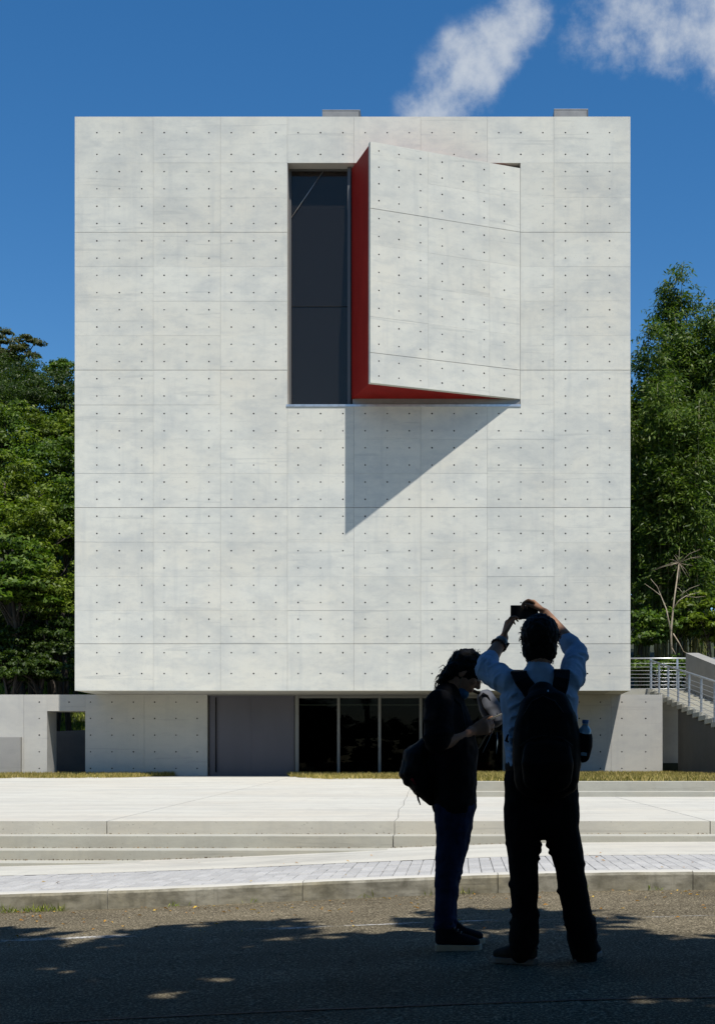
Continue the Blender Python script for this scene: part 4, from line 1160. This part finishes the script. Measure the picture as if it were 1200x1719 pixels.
# ---------------- person with raised phone (seen from behind)
D1 = 6.68
def q1(zx, zy, dy=0.0): return at(*Z3(zx, zy), D1 + dy)
def p1x(px, py, dy=0.0): return at(px, py, D1 + dy)
per1 = thing('person', 'person in light blue shirt and black backpack raising a phone with both arms', 'person', (q1(728, 1600).x, D1, g(.4)))
H1 = q1(722, 243, .02)
neck = q1(720, 372, -.01)
chest = q1(724, 500, 0); belly = q1(728, 680, 0); hip = q1(728, 850, 0)
shL, shR = q1(600, 425, .0), q1(848, 425, .0)
elL, elR = p1x(813, 1121, .17), p1x(968, 1096, .17)
wrL, wrR = p1x(845.5, 1071, .34), p1x(914, 1029, .33)
hpL, hpR = q1(655, 880, 0), q1(800, 880, 0)
knL, knR = q1(655, 1235, -.01), q1(856, 1235, .02)
anL, anR = q1(655, 1545, .0), q1(908, 1545, .06)
b = MB()
Phead = head_shapes(b, H1, (.05, .93, .35), (0, -.3, 1), 1.0)
b.limb([neck + ZA * -.04, neck, H1 + V((0, -.02, -.05))], [.062, .058, .056], 14)
b.limb([hip, belly, chest, neck - ZA * .04], [(.150, .105), (.140, .100), (.165, .105), (.10, .07)], 18, XA)
for sh_, el, wr in ((shL, elL, wrL), (shR, elR, wrR)):
    m_ = el.lerp(wr, .3)
    b.limb([sh_, sh_.lerp(el, .5), el], [.052, .046, .038], 12)
    b.limb([el, m_, el.lerp(wr, .75), wr], [.040, .042, .032, .026], 12)
for hp_, kn, an in ((hpL, knL, anL), (hpR, knR, anR)):
    b.limb([hp_, hp_.lerp(kn, .5), kn, kn.lerp(an, .4), an + ZA * .02], [.080, .070, .052, .052, .036], 12)
    b.limb([an + ZA * .02, an - ZA * .02 + YA * .03], [.036, .04], 10)
PH = p1x(880, 1028, .37)
hand_shapes(b, wrL, (.20, .03, .98), (.96, .0, -.2), (0, -1, .1), .98, (20, 45, 40), 1.2, (.35, .8, .35))
hand_shapes(b, wrR, (-.72, .06, .70), (-.62, .0, -.72), (0, -1, 0), .98, (24, 48, 30), 1.0, (.4, .7, .4))
b.blob('body', M_skin, per1, .0055, 3)
for s_ in (-1, 1): MB().ell(Phead[0](.083, .031 * s_, .012), (Phead[1], Phead[3], Phead[2]), (.011, .013, .010), 10, 6).build('eye', M_eye, per1, True)
# hair
b = MB(); P, f, u, s = Phead
b.ell(P(-.010, 0, .034), (f, s, u), (.112, .098, .106)); b.ell(P(-.055, 0, -.030), (f, s, u), (.060, .089, .080)); b.ell(P(-.045, 0, -.085), (f, s, u), (.046, .064, .05))
b.ell(P(.035, 0, .07), (f, s, u), (.07, .075, .05))
for s_ in (-1, 1): b.ell(P(.0, .074 * s_, .02), (f, s, u), (.045, .016, .06))
ho = b.blob('hair', M_hair, per1, .005, 2, .018, .022)
join_mesh(ho, hair_strands(ho, P(-.012, 0, .03), f, u, s, 150, (.109, .095, .103), (.008, .020), lambda q: q[2] > -.5 and q[0] < .6, .8, .002))
join_mesh(ho, hair_strands(ho, P(-.05, 0, -.07), f, u, s, 70, (.045, .062, .055), (.010, .025), lambda q: q[0] < .1, 1.0, .0022))
# shirt: body, rolled sleeves, collar
b = MB()
b.limb([q1(726, 770, 0), q1(724, 690, 0), q1(722, 570, 0), q1(722, 480, 0), q1(722, 425, -.005), q1(720, 385, -.01)], [(.176, .125), (.178, .125), (.190, .125), (.200, .12), (.165, .10), (.088, .075)], 22, XA)
b.limb([q1(660, 420, 0), shL, shL.lerp(elL, .5), elL, elL.lerp(wrL, .16)], [.066, .070, .064, .058, .050], 14)
b.limb([q1(790, 420, 0), shR, shR.lerp(elR, .5), elR, elR.lerp(wrR, .14)], [.066, .068, .064, .058, .050], 14)
creases(b, shL, elL, .066, .058, 9, .011, 1.0); creases(b, shR, elR, .066, .058, 9, .011, 1.0)
for sgn, x0_ in ((-1, 570), (1, 880)):
    for k in range(5):
        y0_ = 470 + 45 * k; b.tube([q1(x0_ - sgn * 4, y0_ + 30, -.02), q1(x0_ - sgn * 35, y0_ + 5, -.10), q1(x0_ - sgn * 75, y0_ - 20 + 6 * k, -.125)], [.004, .011, .004], 6)
for k in range(4): b.tube([q1(578, 640 + 30 * k, -.03), q1(600, 655 + 28 * k, -.10), q1(640, 660 + 30 * k, -.12)], [.004, .010, .004], 6)
sh1 = b.blob('shirt', M_shirt, per1, .006, 3, .024, .085)
for el, wr in ((elL, wrL), (elR, wrR)):
    a = el.lerp(wr, .12); c_ = el.lerp(wr, .27); cb = MB()
    cb.limb([a, a.lerp(c_, .5), c_], [.053, .055, .050], 14)
    cb.blob('rolled_cuff', M_shirt, per1, .006, 2, .010, .04)
cb = MB(); cb.limb([neck + V((0, .0, -.045)), neck + V((0, .0, .0)), neck + V((0, .005, .022))], [(.082, .078), (.070, .070), (.062, .064)], 18, XA)
cb.blob('collar', M_shirt, per1, .006, 2, .004, .04)
# trousers
b = MB()
b.limb([q1(727, 772, 0), q1(727, 830, 0), q1(728, 920, 0), q1(728, 985, 0)], [(.172, .125), (.182, .135), (.188, .135), (.165, .12)], 20, XA)
b.limb([q1(648, 930, 0), q1(648, 1060, 0), q1(655, 1235, 0), q1(660, 1400, 0), q1(657, 1500, 0), q1(648, 1562, .0)], [(.096, .11), (.088, .100), (.071, .082), (.068, .08), (.079, .088), (.062, .075)], 16, XA)
b.limb([q1(808, 930, 0), q1(822, 1060, .01), q1(853, 1235, .02), q1(880, 1390, .04), q1(903, 1500, .05), q1(916, 1585, .06)], [(.096, .11), (.088, .10), (.075, .082), (.073, .08), (.078, .085), (.062, .07)], 16, XA)
creases(b, q1(652, 1100), q1(658, 1300), .085, .070, 5, .010); creases(b, q1(658, 1380), q1(652, 1550), .070, .074, 9, .012, .6)
creases(b, q1(826, 1100, .01), q1(862, 1300, .03), .085, .074, 5, .010); creases(b, q1(882, 1380, .04), q1(912, 1570, .06), .073, .072, 9, .012, .6)
b.blob('trousers', M_trouser, per1, .007, 3, .020, .11)
bt = MB(); bt.limb([q1(727, 768, 0), q1(727, 782, 0)], [(.178, .130), (.179, .131)], 20, XA); bt.build('belt', M_bagblk, per1, True)
gz_ = g(.3)
hl = q1(708, 1622, -.02)
shoe(per1, (hl.x, hl.y, gz_), R(155), .24, .10, 0, M_shoeg, M_soleg)
hr = q1(890, 1612, .03)
shoe(per1, (hr.x, hr.y - .02, g(.5)), R(66), .27, .10, 0, M_shoeg, M_soleg)
place(per1)
# phone held up
ph = thing('phone', 'black phone held up sideways above the head in both hands', 'phone', tuple(PH))
MB().box(PH.x - .073, PH.x + .073, PH.y - .004, PH.y + .004, PH.z - .037, PH.z + .037).build('case', M_phone, ph, False, .0035)
MB().box(PH.x - .066, PH.x + .066, PH.y - .0048, PH.y - .0042, PH.z - .033, PH.z + .033).build('screen', M_phone, ph)
cc = MB(); cc.tube([PH + V((.055, .004, .022)), PH + V((.055, .0065, .022))], .009, 14); cc.build('camera_lens', M_phone, ph, True)
place(ph)
# wristwatch and beads on the left forearm
fa = (wrL - elL).normalized(); wp = elL.lerp(wrL, .86); bp = elL.lerp(wrL, .74)
wt = thing('wristwatch', 'wristwatch with pale blue strap on the raised forearm', 'watch', tuple(wp))
b = MB(); b.tube([wp - fa * .010, wp + fa * .010], .0345, 18); b.build('strap', M_watch, wt, True)
sd = fa.cross(YA).normalized(); 
b = MB(); b.tube([wp - sd * .030, wp - sd * .043], .017, 16); b.build('dial', M_phone, wt, True)
place(wt)
br = thing('bracelet', 'bracelet of dark wooden beads below the wristwatch', 'bracelet', tuple(bp))
a1 = fa.orthogonal().normalized(); a2 = fa.cross(a1)
for k in range(18):
    th = 2 * math.pi * k / 18; c_ = bp + (a1 * math.cos(th) + a2 * math.sin(th)) * .038
    MB().ell(c_, (XA, YA, ZA), (.0075,) * 3, 8, 6).build('bead', M_bead, br, True)
place(br)
# backpack
bk = thing('backpack', 'large black backpack worn on the back over the blue shirt', 'backpack', tuple(q1(755, 860, -.2)))
b = MB()
b.limb([q1(750, 835, -.235), q1(752, 760, -.235), q1(752, 660, -.235), q1(750, 570, -.225), q1(738, 490, -.205), q1(728, 460, -.19)],
       [(.158, .10), (.168, .115), (.166, .115), (.148, .105), (.112, .08), (.07, .05)], 20, XA)
b.limb([q1(755, 845, -.33), q1(755, 760, -.345), q1(754, 700, -.335)], [(.115, .05), (.125, .06), (.11, .045)], 18, XA)
b.limb([q1(668, 828, -.22), q1(664, 740, -.22), q1(672, 640, -.22)], [(.055, .085), (.058, .09), (.05, .08)], 14, XA)
b.limb([q1(842, 828, -.22), q1(846, 740, -.22), q1(838, 640, -.22)], [(.055, .085), (.056, .09), (.05, .08)], 14, XA)
b.limb([q1(672, 850, -.22), q1(840, 850, -.22)], [(.05, .085), (.05, .085)], 14, ZA)
b.blob('pack', M_bagblk, bk, .007, 3, .012, .09)
for pts in ([(640, 690), (690, 655), (750, 645), (815, 655), (862, 690)], [(655, 560), (690, 500), (735, 478), (785, 500), (830, 560)]):
    MB().tube([q1(a, c_, -.345 if pts[0][1] > 600 else -.305) for a, c_ in pts], .004, 6).build('zip', M_phone, bk, True)
for pts in ([q1(640, 372, .02), q1(632, 378, -.075), q1(648, 410, -.125), q1(675, 445, -.15), q1(690, 470, -.165)], [q1(812, 368, .02), q1(818, 372, -.075), q1(815, 405, -.125), q1(808, 440, -.15), q1(798, 470, -.165)]):
    ribbon(pts, [V((0, -.2, 1)), V((0, -.7, .7)), V((0, -1, .4)), V((0, -1, .2)), V((0, -1, .2))], .078, .016).build('shoulder_strap', M_bagblk, bk, False, .005)
MB().tube([q1(700, 452, -.19), q1(712, 436, -.20), q1(738, 434, -.20), q1(750, 452, -.19)], .007, 6).build('grab_handle', M_bagblk, bk, True)
MB().tube([q1(757, 452, -.262), q1(758, 464, -.268), q1(758, 472, -.266)], [.003, .005, .004], 6).build('zip_pull', M_steel, bk, True)
# printed mark on the pack (pale strokes)
b = MB()
for pts in ([(800, 540), (812, 534), (818, 548), (808, 560)], [(806, 565), (815, 580), (805, 592)], [(772, 612), (790, 626), (812, 626)], [(795, 600), (806, 606)]):
    b.tube([q1(a, c_, -.352) for a, c_ in pts], [.0018] * len(pts), 4)
b.build('print', M_bagblk, bk, True)
b = MB(); b.tube([q1(588, 640, -.12), q1(580, 668, -.125), q1(592, 672, -.125)], [(.004, .004), (.012, .006), (.010, .006)], 6); b.build('strap_end', M_bagblk, bk, True)
# side pocket that holds the bottle
b = MB(); b.limb([q1(905, 730, -.22), q1(908, 690, -.22), q1(910, 655, -.22)], [.036, .044, .043], 14); b.blob('side_pocket', M_bagblk, bk, .006, 2)
place(bk)
bo = thing('water_bottle', 'clear plastic water bottle with blue cap in the side pocket of the black backpack', 'bottle', tuple(q1(906, 735, -.22)))
A_, B_ = q1(905, 735, -.225), q1(917, 580, -.225); ax = (B_ - A_).normalized(); Lb = (B_ - A_).length
def bpnt(s_): return A_ + ax * (s_ * Lb)
b = MB(); b.tube([bpnt(s_) for s_ in (0, .03, .10, .22, .25, .28, .50, .55, .66, .76, .84, .875, .93)], [.026, .031, .033, .033, .0315, .033, .033, .0315, .0325, .028, .017, .0135, .0135], 20); b.build('bottle_body', M_bottle, bo, True)
b = MB(); b.tube([bpnt(.915), bpnt(.925), bpnt(1.0), bpnt(1.01)], [.0155, .0165, .0165, .015], 18); b.build('cap', M_cap, bo, True)
b = MB(); b.tube([bpnt(.865), bpnt(.885)], .0172, 18); b.build('neck_ring', M_sole, bo, True)
b = MB(); b.tube([bpnt(.24), bpnt(.54)], .0338, 20); b.build('label_band', M_lab, bo, True)
side = ax.cross(YA).normalized()
b = MB()
for s_, q_ in ((.30, .3), (.31, -.2), (.38, .45), (.42, .25), (.46, .5)):
    c_ = bpnt(s_) + side * (q_ * .03) - YA * (.0342 * math.sqrt(1 - q_ * q_ * .8))
    b.tube([c_ - side * .004, c_ + side * .004 + ax * .003], .0022, 5)
b.build('label_print', M_print, bo, True)
place(bo)

# ---------------- person looking down at a phone (seen from the side)
D2 = 7.36
def q2(zx, zy, dy=0.0): return at(*Z3(zx, zy), D2 + dy)
def p2x(px, py, dy=0.0): return at(px, py, D2 + dy)
per2 = thing('person', 'person in black T-shirt and dark jeans looking down at a phone, mask under chin', 'person', (q2(330, 1540).x, D2, g(-.05)))
fwd2, up2 = (.80, 0, -.60), (.60, 0, .80)
H2 = q2(405, 378, .0)
neck2 = q2(352, 452, 0)
b = MB()
Ph2 = head_shapes(b, H2, fwd2, up2, 1.0)
b.limb([q2(325, 490), neck2, q2(385, 415)], [.066, .057, .055], 14)
b.limb([q2(360, 905), q2(352, 800), q2(338, 690), q2(325, 580), q2(322, 500)], [(.155, .105), (.145, .105), (.150, .110), (.165, .105), (.12, .075)], 18, YA)
arms2 = []
for sgn, sx, ex, wx in ((-1, (298, 520), (285, 688), (438, 622)), (1, (318, 520), (320, 690), (448, 622))):
    sh_ = q2(*sx, .185 * sgn); el = q2(*ex, .235 * sgn); wr = q2(*wx, .075 * sgn - .02)
    b.limb([sh_, sh_.lerp(el, .5), el], [.055, .048, .038], 12)
    b.limb([el, el.lerp(wr, .3), el.lerp(wr, .75), wr], [.040, .042, .032, .027], 12)
    arms2.append((sh_, el, wr))
hand_shapes(b, arms2[0][2], (.95, .12, .16), (.0, .95, .25), (0, 0, 1), .97, (28, 45, 35), .6, (.45, .85, .15))
hand_shapes(b, arms2[1][2], (.95, -.12, .10), (.0, -.95, .25), (0, 0, 1), .97, (32, 50, 35), .6, (.45, .85, .15))
legs2 = []
for sgn, pts in ((-1, [(352, 930), (350, 1080), (326, 1250), (318, 1400), (316, 1490)]), (1, [(375, 930), (362, 1080), (335, 1250), (330, 1400), (330, 1480)])):
    dys = [.075, .08, .085, .09, .09]
    L_ = [q2(a, c_, sgn * q_) for (a, c_), q_ in zip(pts, dys)]
    b.limb(L_, [.078, .070, .052, .050, .036], 12); legs2.append(L_)
b.blob('body', M_skin, per2, .0055, 3)
for s_ in (-1, 1): MB().ell(Ph2[0](.083, .031 * s_, .012), (Ph2[1], Ph2[3], Ph2[2]), (.011, .013, .010), 10, 6).build('eye', M_eye, per2, True)
b = MB(); P, f, u, s = Ph2
b.ell(P(-.010, 0, .036), (f, s, u), (.107, .092, .098)); b.ell(P(-.060, 0, -.03), (f, s, u), (.050, .078, .072)); b.ell(P(.055, 0, .085), (f, s, u), (.062, .075, .042))
b.ell(P(-.078, 0, -.085), (f, s, u), (.028, .06, .05))
for s_ in (-1, 1): b.ell(P(-.012, .078 * s_, .03), (f, s, u), (.048, .014, .055))
ho = b.blob('hair', M_hair, per2, .005, 2, .026, .03)
join_mesh(ho, hair_strands(ho, P(-.005, 0, .036), f, u, s, 110, (.102, .088, .096), (.015, .034), lambda q: q[2] > -.25, .5, .0016))
join_mesh(ho, hair_strands(ho, P(-.07, 0, -.07), f, u, s, 60, (.034, .06, .05), (.03, .06), lambda q: q[0] < .0, .9, .0035))
# T-shirt
b = MB()
b.limb([q2(358, 925), q2(358, 840), q2(352, 720), q2(336, 610), q2(322, 530), q2(332, 478)], [(.185, .125), (.182, .130), (.19, .140), (.205, .140), (.195, .120), (.105, .082)], 20, YA)
for sh_, el, wr in arms2:
    b.limb([sh_ + V((.0, -.03 * (sh_.y - D2) / .18, .01)), sh_.lerp(el, .4), sh_.lerp(el, .86)], [.084, .078, .074], 14)
for k in range(9):
    y0_ = 560 + 40 * k; b.tube([q2(255 + 6 * k, y0_ + 30, -.10), q2(320 + 4 * k, y0_ + 10, -.135), q2(400 + 5 * k, y0_ - 25 + 12 * (k % 3), -.11)], [.004, .012, .004], 6)
for sh_, el, wr in arms2: creases(b, sh_.lerp(el, .3), sh_.lerp(el, .85), .076, .074, 6, .010)
b.blob('t_shirt', M_blacktee, per2, .007, 3, .022, .09)
# jeans
b = MB()
b.limb([q2(362, 905), q2(362, 950), q2(358, 1010)], [(.165, .118), (.165, .120), (.14, .105)], 18, YA)
for L_ in legs2:
    b.limb(L_[:4] + [L_[4] + ZA * .03], [(.088, .098), (.084, .090), (.068, .064), (.060, .056), (.056, .052)], 14, YA)
    creases(b, L_[1].lerp(L_[2], .55), L_[2].lerp(L_[3], .3), .068, .062, 7, .009); creases(b, L_[3].lerp(L_[4], -.2), L_[4] + ZA * .04, .058, .055, 7, .010, .4); creases(b, L_[0], L_[1], .09, .084, 4, .009)
b.blob('jeans', M_jeans, per2, .006, 3, .016, .07)
for sgn, (a, c_), hgh in ((-1, (280, 1543), .05), (1, (300, 1500), .05)):
    h_ = q2(a, c_, sgn * .09)
    shoe(per2, (h_.x, D2 + sgn * .11, g(h_.x)), R(-3 if sgn < 0 else 6), .252, .10, hgh, M_shoe, M_sole, .036)
place(per2)
# mask hanging under the chin
mk = thing('face_mask', 'blue surgical mask pulled down under the chin', 'mask', tuple(P(.05, 0, -.13)))
b = MB(); b.ell(P(.046, 0, -.098), (f, s, u), (.050, .056, .036)); b.ell(P(.012, 0, -.108), (f, s, u), (.045, .058, .030)); b.blob('mask_cloth', M_mask, mk, .005, 3, .006, .02)
for s_ in (-1, 1):
    MB().tube([P(.03, .058 * s_, -.09), P(.01, .078 * s_, -.05), P(-.012, .086 * s_, .02)], .0022, 6).build('ear_loop', M_string, mk, True)
place(mk)
# phone in both hands
c_ = p2x(829, 1205, -.0)
pd = V((.90, 0, .42)).normalized(); pn = V((-.42, 0, .90)).normalized()
ph = thing('phone', 'phone held low in both hands of the person in black', 'phone', tuple(c_))
b = MB()
def slab(b, c, a1, a2, a3, l1, l2, l3):
    vs_ = [c + a1 * (l1 * i) + a2 * (l2 * j) + a3 * (l3 * k) for k in (-1, 1) for i, j in ((-1, -1), (1, -1), (1, 1), (-1, 1))]
    b.add(vs_, [(3, 2, 1, 0), (4, 5, 6, 7), (0, 1, 5, 4), (1, 2, 6, 5), (2, 3, 7, 6), (3, 0, 4, 7)]); return b
slab(b, c_ - pd * .02, pd, YA, pn, .075, .038, .0045).build('case', M_phones, ph, False, .003)
slab(MB(), c_ - pd * .02 + pn * .005, pd, YA, pn, .071, .035, .0006).build('screen', M_phone, ph)
place(ph)
# backpack hanging low
bk = thing('backpack', 'black rucksack slung low on the back of the person in the T-shirt', 'backpack', tuple(q2(230, 930)))
b = MB()
b.limb([q2(262, 918), q2(235, 870), q2(205, 800), q2(215, 730), q2(238, 690)], [(.10, .035), (.135, .065), (.15, .105), (.14, .09), (.10, .05)], 18, YA)
b.limb([q2(165, 840), q2(165, 790), q2(180, 750)], [(.09, .03), (.11, .042), (.09, .03)], 14, YA)
b.limb([q2(300, 860), q2(270, 760), q2(265, 700)], [(.12, .05), (.13, .05), (.11, .04)], 14, YA)
b.blob('pack', M_bagblk, bk, .008, 3, .018, .07)
slab(MB(), q2(197, 833, -.125), V((.8, 0, .6)), V((-.6, 0, .8)), YA, .022, .022, .006).build('red_tag', M_tag, bk, False, .003)['label'] = 'small dark red fabric tag'
for sgn in (-1, 1):
    ribbon([q2(255, 720, .12 * sgn), q2(262, 600, .14 * sgn), q2(290, 500, .135 * sgn), q2(330, 478, .12 * sgn), q2(372, 520, .13 * sgn), q2(392, 620, .15 * sgn)], V((-.3, sgn * .9, .3)), .05, .012).build('shoulder_strap', M_bagblk, bk, False, .004)
MB().tube([q2(203, 868, -.06), q2(202, 893, -.065), q2(208, 918, -.06), q2(216, 940, -.065)], [.008, .006, .006, .003], 6).build('strap_end', M_bagblk, bk, True)
place(bk)
# grey sling bag carried in front, seen between the two people
gb = thing('sling_bag', 'grey sling bag with rounded top hanging in front of the person in black', 'bag', tuple(p2x(815, 1215, .22)))
b = MB(); b.limb([p2x(829, 1206, .24), p2x(822, 1188, .24), p2x(815, 1172, .24)], [(.085, .055), (.085, .062), (.06, .05)], 18, YA); b.blob('pouch', M_baggrey, gb, .006, 3, .006, .05)
b = MB(); b.tube([p2x(830, 1212, .165), p2x(811, 1188, .165), p2x(805, 1172, .17), p2x(811, 1164, .18), p2x(818, 1168, .18), p2x(834, 1200, .165)], .005, 6); b.build('piping', M_bagblk, gb, True)
for pts, m_, r_ in (([(826, 1225), (814, 1238), (806, 1254), (797, 1263)], M_strapl, .0045), ([(826, 1228), (820, 1243), (810, 1264)], M_strapb, .003), ([(834, 1230), (834.5, 1248), (833, 1266)], M_strapb, .003)):
    MB().tube([p2x(a, c_, .05) for a, c_ in pts], [r_, r_] + [r_ * .8] * (len(pts) - 2), 6).build('cord', m_, gb, True)
ribbon([p2x(822, 1172, .24), p2x(790, 1158, .2), p2x(757, 1165, .16), p2x(735, 1190, .17)], V((0, .3, 1)), .03, .006).build('sling', M_bagblk, gb)
place(gb)
